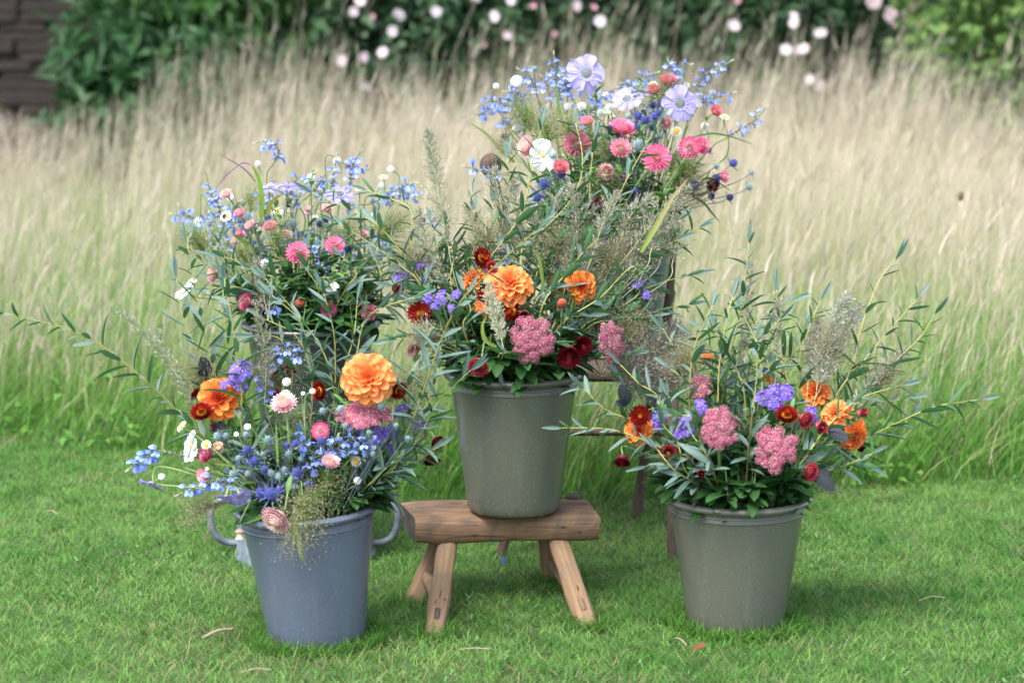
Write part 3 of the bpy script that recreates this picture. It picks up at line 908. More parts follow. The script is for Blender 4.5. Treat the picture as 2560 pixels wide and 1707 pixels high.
for u_ in (.42,):
    link("back_rail", turned("chair_rail", bk[0][0].lerp(bk[0][1], u_), bk[1][0].lerp(bk[1][1], u_), .011, .011, (.33, .66)), chair)
for k in range(4):
    w = (k + 1) / 5
    link("spindle", turned("chair_spindle", bk[0][0].lerp(bk[1][0], w), bk[0][0].lerp(bk[0][1], .42).lerp(bk[1][0].lerp(bk[1][1], .42), w), .006, .006, (.5,)), chair)

# ------------------------------------------------------------------ cut flowers
SHARED = []
GREEN = np.array((.13, .24, .06)); PALEGREEN = np.array((.30, .40, .17)); BROWN = np.array((.20, .10, .045)); OLIVE = np.array((.26, .27, .07))
_cache = {}
def cached(key, fn):
    if key not in _cache:
        _cache[key] = fn()
    return _cache[key]
def head_place(pot, reg, x, y, off=None):
    px, py = src(reg, x, y)
    rim_py = {'A': 1272, 'B': 803, 'C': 925, 'D': 565, 'E': 1238}[pot.key]
    if off is None:
        t_ = min(1, max(0, (rim_py - py + 20) / 330))
        off = -.15 + .27 * t_ + R.uniform(-.035, .035)
    Y = pot.c.y + off
    return P(px, py, Y), Y
def stem_path(pot, H, n, droop=0.0):
    """curve from inside the bucket through its mouth up to the flower, arriving along -n"""
    n = Vector(n).normalized()
    d = Vector((H.x - pot.c.x, H.y - pot.c.y, 0))
    dl = d.length
    dn = d / dl if dl > 1e-4 else Vector((1, 0, 0))
    sp = R.uniform(-.35, .35)
    dn2 = Vector((dn.x * math.cos(sp) - dn.y * math.sin(sp), dn.x * math.sin(sp) + dn.y * math.cos(sp), 0))
    r_in = min(dl * .6, pot.rT * .78)
    Bs = pot.c + Vector((0, 0, 0)) + dn2 * min(.35 * dl, pot.rB * .5) + Vector((0, 0, pot.H * .35))
    Rm = pot.c + dn2 * r_in + Vector((0, 0, pot.H + .005))
    over = H.z - pot.rim_z
    arr = H - n * max(.010, min(.045, .16 * (H - Rm).length))
    pts = [Bs, Rm]
    if over < .05 or droop:
        top = Rm.lerp(H, .55); top.z = max(pot.rim_z + .05, H.z + .045 + droop)
        pts.append(top)
    else:
        mid = Rm.lerp(arr, .55) + Vector((R.uniform(-.008, .008), R.uniform(-.008, .008), .012))
        pts.append(mid)
    pts += [arr, H]
    return catmull(pts, 5), Bs
def add_stem(root, path, r0, r1, c0, c1, n=5, name="stem"):
    m = len(path)
    cols = np.array([np.array(c0) * (1 - i / (m - 1)) + np.array(c1) * i / (m - 1) for i in range(m)])
    mb = MB(); mb.add(*tube([p - root.location for p in path], [r0 + (r1 - r0) * i / (m - 1) for i in range(m)], cols, n))
    return link(name, mb.mesh(name, M_stem), root)
def leaf_mesh(kind):
    def f():
        mb = MB()
        if kind.startswith('willow'):
            k = int(kind[-1])
            V, F, C = petal_grid(1, .165 + .025 * k, .55, .0, -.10 + .14 * k, (.62, .75), 7, 1, (.044, .122, .046), (.064, .160, .062), base=.05)
            C[1::3] *= 1.35                                             # pale midrib
            mb.add(V, F, C); return mb.mesh("leaf", M_leaf)
        if kind == 'broad':
            V, F, C = petal_grid(1, .42, .35, .0, .25, (.6, .6), 6, 2, (.022, .070, .020), (.036, .105, .026), base=.06)
        elif kind == 'dark':
            V, F, C = petal_grid(1, .62, .3, .0, .3, (.55, .55), 6, 2, (.022, .026, .034), (.03, .036, .045), base=.06)
        elif kind == 'small':
            V, F, C = petal_grid(1, .30, .3, .0, .2, (.55, .7), 5, 1, (.085, .19, .05), (.12, .25, .06), base=.06)
        mb.add(V, F, C); return mb.mesh("leaf", M_green)
    return cached(('leaf', kind), f)
def add_leaf(root, pos, d, up, L, kind):
    d = Vector(d).normalized()
    m = Matrix.Translation(Vector(pos) - root.location) @ frame(d, up) @ Matrix.Scale(L, 4)
    return link("leaf", leaf_mesh(kind), root, m)

# --- dahlia
def dahlia_petal(v):
    def f():
        tip, bas = ((.86, .36, .115), (.80, .155, .045)) if v == 0 else ((.84, .31, .06), (.68, .075, .025)) if v == 1 else ((.84, .28, .065), (.76, .115, .035)) if v == 2 else ((.88, .27, .07), (.62, .06, .025)) if v == 3 else ((.70, .10, .03), (.50, .03, .02))
        mb = MB(); V, F, C = petal_grid(1, .56, .75, .10, .15, (.72, .36), 7, 2, bas, tip, base=.10)
        C = np.clip(C ** 1.0, 0, 1)
        mb.add(V, F, C); return mb.mesh("petal", M_petal)
    return cached(('dpet', v), f)
def dahlia(pot, reg, x, y, dpx, n, label, v=0, off=None, rows=6, openc=1.0):
    H, Y = head_place(pot, reg, x, y, off)
    Rr = metres(dpx * REG[reg][2], Y) / 2
    path, Bs = stem_path(pot, H, n)
    root = thing("orange_dahlia", Bs, label, "dahlia", "orange dahlias in the buckets")
    add_stem(root, path, .0032, .0028, GREEN * .7, GREEN)
    M0 = Matrix.Translation(H - root.location) @ face_to(n, R.random() * 6)
    mb = MB(); mb.add(*blob(Rr * .16, (.50, .04, .02) if v == 1 else (.85, .22, .05), 9, 6, .8))
    link("centre", mb.mesh("dahlia_centre", M_petal), root, M0 @ Matrix.Translation((0, 0, Rr * .13)))
    mb = MB()
    for k in range(7):
        V, F, C = petal_grid(Rr * .5, Rr * .22, .3, -.2, .3, (.5, .7), 4, 1, GREEN, GREEN * .8)
        mb.add(xf(V, Matrix.Rotation(k * .9, 4, 'Z')), F, C)
    link("sepals", mb.mesh("sepals", M_green), root, M0 @ Matrix.Translation((0, 0, -Rr * .12)))
    cnt = [10, 11, 10, 9, 7, 5][:rows]
    spec = [(c, -14 + 78 * (i / 5) ** 1.1, 1.0 - .60 * i / 5, v if i < 4 else 3) for i, c in enumerate(cnt)]
    if v == 1:                                       # open flower with a red heart
        spec = [(10, -10, 1.0, 1), (10, 5, .92, 1), (9, 20, .72, 1), (8, 44, .46, 4), (6, 64, .34, 4)]
    for r_i, (c, eld, fl, pv) in enumerate(spec):
        f = (1 - fl) / .6
        el = math.radians(eld)
        Lp = Rr * fl
        for k in range(c):
            a = 2 * math.pi * (k + .5 * (r_i % 2)) / c + R.uniform(-.12, .12)
            m = M0 @ Matrix.Rotation(a, 4, 'Z') @ Matrix.Translation((Rr * .07 * (1 - f), 0, Rr * .10 * f)) @ Matrix.Rotation(-el + R.uniform(-.13, .13), 4, 'Y') @ Matrix.Rotation(R.uniform(-.18, .18), 4, 'X') @ Matrix.Diagonal((Lp * R.uniform(.86, 1.08), Lp * (1 + .2 * f) * R.uniform(.82, 1.12), Lp * R.uniform(.5, 1.3), 1))
            link("petal", dahlia_petal(pv), root, m)
    return root

# --- strawflower
SF = {'red': ((.62, .10, .012), (.36, .012, .014), (.92, .42, .015)), 'wine': ((.06, .004, .012), (.22, .010, .022), (.30, .05, .02)),
      'rose': ((.20, .02, .03), (.55, .06, .10), (.75, .32, .05)), 'pink': ((.80, .55, .50), (.83, .30, .44), (.85, .62, .42)),
      'hot': ((.82, .42, .50), (.78, .15, .33), (.72, .30, .34)), 'pale': ((.84, .66, .52), (.84, .50, .58), (.85, .60, .55)),
      'magenta': ((.60, .30, .36), (.55, .05, .17), (.7, .4, .3)), 'coral': ((.78, .38, .38), (.68, .14, .23), (.80, .5, .35)), 'whitepink': ((.85, .70, .70), (.78, .07, .26), (.75, .35, .35)),
      'dusky': ((.45, .25, .26), (.46, .12, .19), (.6, .4, .3)), 'cream': ((.78, .70, .52), (.80, .62, .50), (.6, .4, .25)), 'bud': ((.35, .06, .07), (.46, .09, .10), (.5, .1, .1))}
def straw_meshes(colr, op):
    def f():
        ci, co_, cc = SF[colr]
        mb = MB()
        rings = 7
        for r_i in range(rings):
            u_ = r_i / (rings - 1)                 # 0 outermost
            cnt = int(20 - 7 * u_)
            el = math.radians((10 + 58 * u_) * op + (62 + 20 * u_) * (1 - op))
            L = (1.0 - .42 * u_) * (1 if op > .5 else .95)
            for k in range(cnt):
                a = 2 * math.pi * (k + .5 * (r_i % 2)) / cnt + R.uniform(-.06, .06)
                t_ = 1 - u_ * .9
                cA = np.array(co_) * t_ + np.array(ci) * (1 - t_) if colr not in ('red', 'wine') else (np.array(co_) * (.6 + .5 * u_) if u_ < .95 or colr == 'wine' else np.array(ci))
                cA = np.clip(cA * R.uniform(.85, 1.15), 0, 1)
                cB = np.clip(cA * (1.12 if colr not in ('red', 'wine') else .9), 0, 1)
                V, F, C = petal_grid(L, .32, .5, .0, -.24 if op > .5 else -.1, (.55, .55), 3, 1, cA * .9, cB, base=.3)
                m = Matrix.Rotation(a, 4, 'Z') @ Matrix.Translation((.12, 0, -.25 + .3 * u_)) @ Matrix.Rotation(-el, 4, 'Y')
                mb.add(xf(V, m), F, C)
        # involucre underneath
        V, F, C = lathe([(.02, -.5), (.28, -.46), (.48, -.3), (.52, -.1), (.3, .05)], 12, np.array(co_) * .8)
        mb.add(V, F, C)
        bra = mb.mesh("bracts", M_dry)
        mc = MB()
        V, F, C = lathe([(.50, .14), (.46, .25), (.28, .31), (.001, .27)] if op > .5 else [(.16, .3), (.1, .45), (.001, .48)], 14, cc)
        mc.add(V, F, C)
        for k in range(60):
            rr = .47 * math.sqrt(k / 60) * (1 if op > .5 else .4); a = k * 2.4
            V, F, C = blob(.035, jit(np.array(cc) * (1.0 if k > 20 else .8), .25), 4, 2)
            mc.add(np.array(V) + np.array((rr * math.cos(a), rr * math.sin(a), (.29 if op > .5 else .42) - .06 * (rr / .47) ** 2)), F, C)
        return bra, mc.mesh("centre", M_core)
    return cached(('straw', colr, op), f)
def strawflower(pot, reg, x, y, dpx, n, label, colr='red', op=1.0, off=None, group="everlasting strawflowers"):
    H, Y = head_place(pot, reg, x, y, off)
    s = metres(dpx * REG[reg][2], Y) / 2 * 1.12
    sc = s / (1.08 if op > .5 else .80 if op > .2 else .66)
    path, Bs = stem_path(pot, H - Vector(n).normalized() * sc * .4, n)
    root = thing("strawflower", Bs, label, "strawflower", group)
    add_stem(root, path, .0022, .0017, GREEN * .8, PALEGREEN * .8)
    bra, cen_ = straw_meshes(colr, op)
    M0 = Matrix.Translation(H - root.location) @ face_to(n, R.random() * 6) @ Matrix.Scale(sc, 4)
    link("bracts", bra, root, M0); link("centre", cen_, root, M0)
    t_ = Vector(path[-1]) - Vector(path[-4])
    for k in range(2):
        i = len(path) - 6 - k * 3
        if i > 8: add_leaf(root, path[i], Vector((R.uniform(-1, 1), R.uniform(-1, .3), .6)), (0, 0, 1), R.uniform(.025, .04), 'small')
    return root

# --- sedum head
def sedum(pot, reg, x, y, wpx, hpx, n, label, off=None, tone=1.0):
    H, Y = head_place(pot, reg, x, y, off)
    a, b_ = metres(wpx * REG[reg][2], Y) / 2, metres(hpx * REG[reg][2], Y) / 2
    n = Vector(n).normalized()
    path, Bs = stem_path(pot, H - n * a * .35, n)
    root = thing("sedum_head", Bs, label, "sedum", "pink sedum heads in the buckets")
    add_stem(root, path, .004, .0035, GREEN * .8, PALEGREEN * .7)
    M0 = Matrix.Translation(H - root.location) @ face_to(n, R.uniform(-.2, .2))
    mb = MB()
    # a scalloped cluster of small domes, each dome set with starry florets
    depth = .42 * min(a, b_)
    V, F, C = lathe([(.001, -.30), (.30, -.25), (.66, -.05), (.62, .06), (.3, .2), (.001, .26)], 14, (.16, .13, .07))
    mb.add(np.array(V) * np.array((a, b_, depth * 1.9)), F, C)
    star = []
    for q in range(5):
        w = q * 2 * math.pi / 5
        star += [(math.cos(w), math.sin(w), .35), (.34 * math.cos(w + .63), .34 * math.sin(w + .63), 0)]
    star = np.array(star + [(0, 0, .12)])
    sf = [(i, (i + 1) % 10, 10) for i in range(10)]
    ncl = 30
    for k in range(ncl):
        rr = math.sqrt((k + .35) / ncl) * .84 + R.uniform(-.05, .05); w = k * 2.39996 + R.uniform(-.25, .25)
        cx, cy, cr = rr * math.cos(w), rr * math.sin(w), R.uniform(.17, .26)
        cz = (1 - rr ** 2.4) * .50 + R.uniform(-.07, .07)
        ctone = R.uniform(.82, 1.14); cshift = R.random()
        V, F, C = blob(1, np.array((.36, .09, .15)) * tone, 8, 6)
        mb.add(np.array(V) * np.array((cr * a * .86, cr * b_ * .86, cr * depth * 1.5)) + np.array((cx * a, cy * b_, cz * depth * 1.6)), F, C)
        nf = int(max(16, min(44, cr * cr * a * b_ / .0016 * 1150)))
        for q in range(nf):
            th = math.acos(1 - (q + .5) / nf * 1.15); ph = q * 2.39996 + k
            d_ = Vector((math.sin(th) * math.cos(ph), math.sin(th) * math.sin(ph), math.cos(th)))
            pos = Vector(((cx + d_.x * cr) * a, (cy + d_.y * cr) * b_, cz * depth * 1.6 + d_.z * cr * depth * 1.8)) + Vector(rng.normal(size=3) * .0007)
            nrm = (d_ + Vector((cx * .4, cy * .4, .15))).normalized()
            deep = R.random() * .75 + cshift * .25
            c_ = (np.array((.80, .40, .49)) if deep < .45 else np.array((.70, .21, .35)) if deep < .74 else np.array((.85, .68, .62))) * tone * ctone * R.uniform(.85, 1.12)
            m = Matrix.Translation(pos) @ face_to(nrm, R.random() * 6) @ Matrix.Scale(R.uniform(.0018, .0028), 4)
            cc = np.tile(np.clip(c_, 0, 1), (11, 1)); cc[10] = np.clip(np.array((.52, .07, .22)) * tone if R.random() < .7 else np.array((.5, .45, .25)), 0, 1)
            mb.add(xf(star, m), sf, cc)
    link("florets", mb.mesh("sedum_florets", M_petal, False), root, M0, kind="stuff")
    for k in range(5):
        i = max(4, len(path) - 4 - k * 2)
        w = R.random() * 6.28
        add_leaf(root, path[i], Vector((math.cos(w), math.sin(w) - .3, .5)), (0, 0, 1), R.uniform(.04, .06), 'broad')
    return root

# --- statice
def statice_mesh(v):
    def f():
        mb = MB()
        for k in range(34):
            w = R.random() * 6.28; rr = math.sqrt(R.random())
            pos = Vector((rr * math.cos(w), rr * math.sin(w) * .7, .45 * (1 - rr * rr) + R.uniform(-.15, .12)))
            m = Matrix.Translation(pos) @ face_to((pos.x * .8, pos.y * .8, .8), R.random() * 6) @ Matrix.Scale(.27, 4)
            c = jit((.20, .12, .56), .3)
            for q in range(5):
                V, F, C = petal_grid(1, .95, .2, .55, .4, (.6, .3), 2, 1, c * .6, c)
                mb.add(xf(V, m @ Matrix.Rotation(q * 1.2566, 4, 'Z')), F, C)
            if R.random() < .38:
                V, F, C = blob(.22, (.86, .84, .88), 5, 3); mb.add(xf(V, m @ Matrix.Translation((0, 0, .25))), F, C)
        return mb.mesh("florets", M_dry)
    return cached(('stat', v), f)
def statice(pot, reg, x, y, dpx, label, group, off=None):
    H, Y = head_place(pot, reg, x, y, off)
    s = metres(dpx * REG[reg][2], Y) / 2
    n = Vector((R.uniform(-.4, .4), -.75, .8))
    path, Bs = stem_path(pot, H, n)
    root = thing("statice_sprig", Bs, label, "statice", group); SHARED.append((root, "purple statice sprig next to the ", pot.key, *src(reg, x, y)))
    add_stem(root, path, .002, .0016, GREEN * .8, GREEN)
    M0 = Matrix.Translation(H - root.location) @ face_to(n, R.random() * 6) @ Matrix.Scale(s, 4)
    link("florets", statice_mesh(R.randrange(3)), root, M0, kind="stuff")
    for k in range(2):
        i = len(path) - 5 - 3 * k
        add_leaf(root, path[i], Vector((R.uniform(-1, 1), -.3, .8)), (0, 0, 1), R.uniform(.02, .035), 'small')
    return root

# --- blue salvia
def salvia_floret(v):
    def f():
        mb = MB(); c = np.array(((.24, .35, .79), (.18, .28, .73), (.32, .43, .82))[v])
        for a, L, W, lift in ((.5, 1.0, .85, -.2), (-.5, 1.0, .85, -.2)):
            V, F, C = petal_grid(L, W, .2, lift, .5, (.8, .35), 4, 1, c * .9 + .06, c)
            mb.add(xf(V, Matrix.Rotation(a, 4, 'Z')), F, C)
        V, F, C = petal_grid(.75, .5, -.6, .85, .3, (.6, .5), 4, 1, c * .85, c * .95); mb.add(V, F, C)
        V, F, C = tube([(-.55, 0, -.05), (-.1, 0, 0), (.12, 0, .04)], [.10, .14, .20], c * .75, 6); mb.add(V, F, C)
        V, F, C = blob(.06, (.75, .77, .88), 4, 3); mb.add(np.array(V) + np.array((.35, 0, .0)), F, C)
        return mb.mesh("floret", M_petal)
    return cached(('sal', v), f)
def salvia(pot, reg, pts, label, group, off=None, dens=1.0, bare=.0):
    x1, y1 = pts[-1]
    H, Y = head_place(pot, reg, x1, y1, off)
    hp = [P(*src(reg, *q), Y) for q in pts]
    low = hp[0]
    n = (hp[1] - hp[0])
    path, Bs = stem_path(pot, low, n)
    sp = catmull(hp, 8)
    root = thing("salvia_spike", Bs, label, "salvia", group)
    if label.startswith("blue salvia spike in the"): SHARED.append((root, "blue salvia spike next to the ", pot.key, *src(reg, *pts[len(pts) // 2])))
    c_st = np.array((.12, .11, .09)) if R.random() < .4 else GREEN
    add_stem(root, path + sp[1:], .0018, .0010, GREEN * .8, c_st)
    ln = sum((sp[i + 1] - sp[i]).length for i in range(len(sp) - 1))
    mb = MB()
    nw = max(5, int(ln / .0085))
    for k in range(nw):
        u_ = (k + .5) / nw
        q = u_ * (len(sp) - 1); i = min(int(q), len(sp) - 2)
        p = sp[i].lerp(sp[i + 1], q - i); t_ = (sp[i + 1] - sp[i]).normalized()
        for w in range(3):
            a = k * 1.1 + w * 2.09 + R.uniform(-.3, .3)
            rad = (face_to(t_) @ Vector((math.cos(a), math.sin(a), 0, 0)).to_4d()).to_3d() if False else (face_to(t_).to_3x3() @ Vector((math.cos(a), math.sin(a), 0)))
            size = .0042 * (1 - .45 * u_)
            d_ = (rad + t_ * (.5 + .8 * u_)).normalized()
            cc = np.array((.40, .44, .30)) * R.uniform(.8, 1.1) if u_ > .65 or R.random() < .3 else np.array((.26, .22, .25)) * R.uniform(.7, 1.2)
            V, F, C = petal_grid(size * 2.4, size * 1.2, .9, .1, .0, (.4, .5), 3, 1, cc, cc * 1.1, base=.5)
            mb.add(xf(V, Matrix.Translation(p - root.location) @ frame(d_, t_)), F, C)
    # pale bud tip
    for k in range(16):
        u_ = k / 16; t_ = (sp[-1] - sp[-2]).normalized(); a = k * 2.4
        rad = face_to(t_).to_3x3() @ Vector((math.cos(a), math.sin(a), 0))
        V, F, C = petal_grid(.0055 * (1.2 - u_), .0036, .9, .2, -.2, (.4, .5), 3, 1, (.46, .52, .36), (.60, .64, .52), base=.5)
        mb.add(xf(V, Matrix.Translation(sp[-1] + t_ * (.013 * (u_ - .5)) - root.location) @ frame(rad * .7 + t_, t_)), F, C)
    link("calyces", mb.mesh("calyces", M_green), root, kind="stuff")
    nf = max(4, int(ln / .0080 * dens))
    for k in range(nf):
        u_ = bare + (.86 - bare) * (k + R.random()) / nf
        q = u_ * (len(sp) - 1); i = min(int(q), len(sp) - 2)
        p = sp[i].lerp(sp[i + 1], q - i); t_ = (sp[i + 1] - sp[i]).normalized()
        a = k * 2.4 + R.uniform(-.5, .5)
        rad = face_to(t_).to_3x3() @ Vector((math.cos(a), math.sin(a), 0))
        d_ = (rad + t_ * .25 + Vector((0, -.35, 0))).normalized()
        s = R.uniform(.0088, .0132)
        link("floret", salvia_floret(R.randrange(3)), root, Matrix.Translation(p + d_ * s * .75 - root.location) @ frame(d_, Vector((0, -.3, 1))) @ Matrix.Scale(s, 4))
    return root

# --- ammobium (white everlasting)
def ammo_mesh(kind):
    def f():
        mb = MB()
        if kind == 'ball':
            for r_i in range(5):
                for k in range(11 - r_i):
                    el = math.radians(-25 + 26 * r_i); a = 2 * math.pi * (k + .5 * (r_i % 2)) / (11 - r_i)
                    c = jit((.84, .86, .84), .06)
                    V, F, C = petal_grid(.55, .55, -.5, .2, .3, (.5, .4), 2, 1, c, c)
                    mb.add(xf(V, Matrix.Rotation(a, 4, 'Z') @ Matrix.Rotation(-el, 4, 'Y') @ Matrix.Translation((.5, 0, 0))), F, C)
            V, F, C = blob(.72, (.72, .75, .66), 9, 6); mb.add(V, F, C)
        else:
            for r_i in range(3):
                for k in range(12):
                    a = 2 * math.pi * (k + .5 * (r_i % 2)) / 12
                    c = jit((.86, .87, .86), .05)
                    V, F, C = petal_grid(.62 - .08 * r_i, .36, .35, .1, .15, (.55, .35), 3, 1, c, c)
                    mb.add(xf(V, Matrix.Rotation(a, 4, 'Z') @ Matrix.Translation((.40, 0, .03 * r_i - .05)) @ Matrix.Rotation(-.12 - .25 * r_i, 4, 'Y')), F, C)
        return mb.mesh("bracts", M_dry)
    return cached(('ammo', kind), f)
def ammo_centre():
    def f():
        mb = MB()
        V, F, C = lathe([(.52, .02), (.5, .18), (.36, .30), (.001, .36)], 12, (.85, .52, .02)); mb.add(V, F, C)
        for k in range(40):
            rr = .48 * math.sqrt(k / 40); a = k * 2.4
            V, F, C = blob(.055, jit((.88, .56, .03), .2), 4, 2)
            mb.add(np.array(V) + np.array((rr * math.cos(a), rr * math.sin(a), .33 - .4 * rr * rr)), F, C)
        return mb.mesh("centre", M_core)
    return cached('ammoc', f)
def ammobium(pot, reg, x, y, dpx, n, kind, label, group, off=None):
    H, Y = head_place(pot, reg, x, y, off)
    s = metres(dpx * REG[reg][2], Y) / 2
    path, Bs = stem_path(pot, H, n)
    root = thing("white_everlasting", Bs, label, "everlasting", group); SHARED.append((root, ("yellow-centred white everlasting" if kind == "daisy" else "closed white everlasting button") + " next to the ", pot.key, *src(reg, x, y)))
    add_stem(root, path, .0016, .0014, PALEGREEN * .7, PALEGREEN)
    M0 = Matrix.Translation(H - root.location) @ face_to(n, R.random() * 6) @ Matrix.Scale(s, 4)
    link("bracts", ammo_mesh(kind), root, M0)
    if kind == 'daisy': link("centre", ammo_centre(), root, M0)
    return root

# --- sea holly
def holly_mesh(col):
    def f():
        c = {'blue': (.060, .075, .25), 'grey': (.20, .29, .29), 'dark': (.035, .045, .13)}[col]
        mb = MB(); V, F, C = blob(.82, np.array(c) * .8, 10, 7, 1.1); mb.add(V, F, C)
        for k in range(110):
            z_ = 1 - 2 * (k + .5) / 110; r_ = math.sqrt(1 - z_ * z_); a = k * 2.39996
            d_ = Vector((r_ * math.cos(a), r_ * math.sin(a), z_ * 1.1))
            m = Matrix.Translation(d_ * .76) @ face_to(d_)
            cc = jit(np.array(c) * 1.5, .35)
            mb.add(xf(np.array([(.10, 0, 0), (-.05, .09, 0), (-.05, -.09, 0), (0, 0, .30)]), m), [(0, 1, 3), (1, 2, 3), (2, 0, 3)], np.vstack([cc * .7, cc * .7, cc * .7, cc * 1.3]))
        head = mb.mesh("cone", M_core, False)
        mb = MB(); cb = {'blue': (.10, .12, .32), 'grey': (.18, .27, .26), 'dark': (.06, .07, .2)}[col]
        for k in range(9):
            V, F, C = petal_grid(R.uniform(1.5, 2.3), .26, .8, .25, -.1, (.35, .8), 4, 1, np.array(cb) * .8, np.array(cb) * 1.2, base=.5)
            mb.add(xf(V, Matrix.Rotation(k * .698, 4, 'Z') @ Matrix.Translation((.5, 0, -.75))), F, C)
        return head, mb.mesh("spiny_bracts", M_green)
    return cached(('holly', col), f)
def holly(pot, reg, x, y, dpx, col, label, group, off=None, star=1.0):
    H, Y = head_place(pot, reg, x, y, off)
    s = metres(dpx * REG[reg][2], Y) / 2
    n = Vector((R.uniform(-.5, .5), -.55, .9)).normalized()
    ou = H - (pot.c + Vector((0, 0, pot.H)))
    if Vector((ou.x, ou.y, 0)).length > pot.rT * 1.3: n = (ou.normalized() * 1.5 + n * .4).normalized()
    path, Bs = stem_path(pot, H, n)
    root = thing("sea_holly", Bs, label, "sea holly", group)
    if label.endswith("bucket") or label.endswith("bouquet"): SHARED.append((root, {"blue": "blue", "dark": "dark blue", "grey": "grey-green"}[col] + " sea holly head next to the ", pot.key, *src(reg, x, y)))
    add_stem(root, path, .0014, .0011, np.array((.10, .14, .12)), np.array((.10, .12, .24)))
    head, br = holly_mesh(col)
    M0 = Matrix.Translation(H - root.location) @ face_to(n, R.random() * 6) @ Matrix.Scale(s, 4)
    link("cone", head, root, M0); link("spiny_bracts", br, root, M0 @ Matrix.Diagonal((star, star, 1, 1)))
    return root

# --- scabious
def scab_petal(v):
    def f():
        c = ((.37, .335, .64), (.26, .205, .55), (.31, .265, .59))[v]
        mb = MB(); V, F, C = petal_grid(1, .78, .25, .12, .18, (.85, .22), 6, 3, (.46, .43, .67), c, ruff=.06)
        mb.add(V, F, C); return mb.mesh("petal", M_petal)
    return cached(('scab', v), f)
def scabious(pot, reg, x, y, dpx, n, label, v=0, off=None, cup=0.0):
    H, Y = head_place(pot, reg, x, y, off)
    s = metres(dpx * REG[reg][2], Y) / 2
    path, Bs = stem_path(pot, H, n)
    root = thing("scabious_flower", Bs, label, "scabious", "lavender scabious flowers")
    add_stem(root, path, .0018, .0015, PALEGREEN * .7, PALEGREEN)
    M0 = Matrix.Translation(H - root.location) @ face_to(n, R.random() * 6)
    for k in range(9):
        m = M0 @ Matrix.Rotation(2 * math.pi * k / 9 + R.uniform(-.08, .08), 4, 'Z') @ Matrix.Translation((s * .12, 0, R.uniform(-.001, .001))) @ Matrix.Rotation(-cup + R.uniform(-.12, .12), 4, 'Y') @ Matrix.Diagonal((s * .92 * R.uniform(.85, 1.08), s * .92 * R.uniform(.85, 1.15), s * .92 * R.uniform(.5, 1.6), 1))
        link("petal", scab_petal(v), root, m)
    def cen():
        mb = MB(); V, F, C = blob(.30, (.34, .38, .38), 12, 6, .5); mb.add(V, F, C)
        for k in range(60):
            rr = .30 * math.sqrt(k / 60); a = k * 2.4
            V, F, C = blob(.035, jit((.42, .46, .46), .25), 4, 2)
            mb.add(np.array(V) + np.array((rr * math.cos(a), rr * math.sin(a), .16 - .5 * rr * rr)), F, C)
        for k in range(12):
            V, F, C = petal_grid(.30, .2, .3, .5, .2, (.7, .3), 2, 1, (.44, .43, .62), (.37, .34, .60))
            mb.add(xf(V, Matrix.Rotation(k * .5236, 4, 'Z') @ Matrix.Translation((.18, 0, .03))), F, C)
        return mb.mesh("centre", M_petal)
    link("centre", cached('scabc', cen), root, M0 @ Matrix.Scale(s, 4))
    return root
def white_flower(pot, reg, x, y, dpx, n, label, off=None):
    H, Y = head_place(pot, reg, x, y, off)
    s = metres(dpx * REG[reg][2], Y) / 2
    path, Bs = stem_path(pot, H, n)
    root = thing("white_cosmos", Bs, label, "cosmos", "white open flowers in the buckets")
    add_stem(root, path, .0018, .0014, GREEN, GREEN * 1.2)
    def pm():
        mb = MB(); V, F, C = petal_grid(1, .72, .2, .15, .25, (.8, .20), 6, 3, (.66, .70, .62), (.76, .78, .80), ruff=.05)
        mb.add(V, F, C); return mb.mesh("petal", M_petal)
    M0 = Matrix.Translation(H - root.location) @ face_to(n, R.random() * 6)
    for k in range(8):
        link("petal", cached('wp', pm), root, M0 @ Matrix.Rotation(2 * math.pi * k / 8 + R.uniform(-.1, .1), 4, 'Z') @ Matrix.Rotation(-.15 + R.uniform(-.15, .15), 4, 'Y') @ Matrix.Diagonal((s * R.uniform(.9, 1.05), s, s, 1)))
    mb = MB(); mb.add(*blob(s * .16, (.75, .58, .10), 9, 5, .6)); link("centre", mb.mesh("centre", M_core), root, M0 @ Matrix.Translation((0, 0, s * .05)))
    return root
def bud(pot, reg, x, y, dpx, n, label, c=(.75, .22, .10), c2=(.35, .10, .07), off=None, cat="dahlia bud"):
    H, Y = head_place(pot, reg, x, y, off)
    s = metres(dpx * REG[reg][2], Y) / 2
    path, Bs = stem_path(pot, H, n)
    root = thing("flower_bud", Bs, label, cat, "closed flower buds")
    add_stem(root, path, .0022, .002, GREEN * .7, GREEN)
    mb = MB(); V, F, C = blob(.8, c2, 9, 6, 1.1); mb.add(V, F, C)
    for r_i in range(4):
        for k in range(6):
            a = 2 * math.pi * (k + .5 * (r_i % 2)) / 6; u_ = r_i / 3
            V, F, C = petal_grid(1.25, .75, -.5, .35, -.25, (.5, .5), 4, 1, c2, np.array(c) * R.uniform(.85, 1.1))
            mb.add(xf(V, Matrix.Rotation(a, 4, 'Z') @ Matrix.Translation((.45 - .15 * u_, 0, -.55 + .35 * u_)) @ Matrix.Rotation(-math.radians(66 + 12 * u_), 4, 'Y')), F, C)
    link("petals", mb.mesh("bud_petals", M_petal), root, Matrix.Translation(H - root.location) @ face_to(n) @ Matrix.Scale(s, 4))
    return root

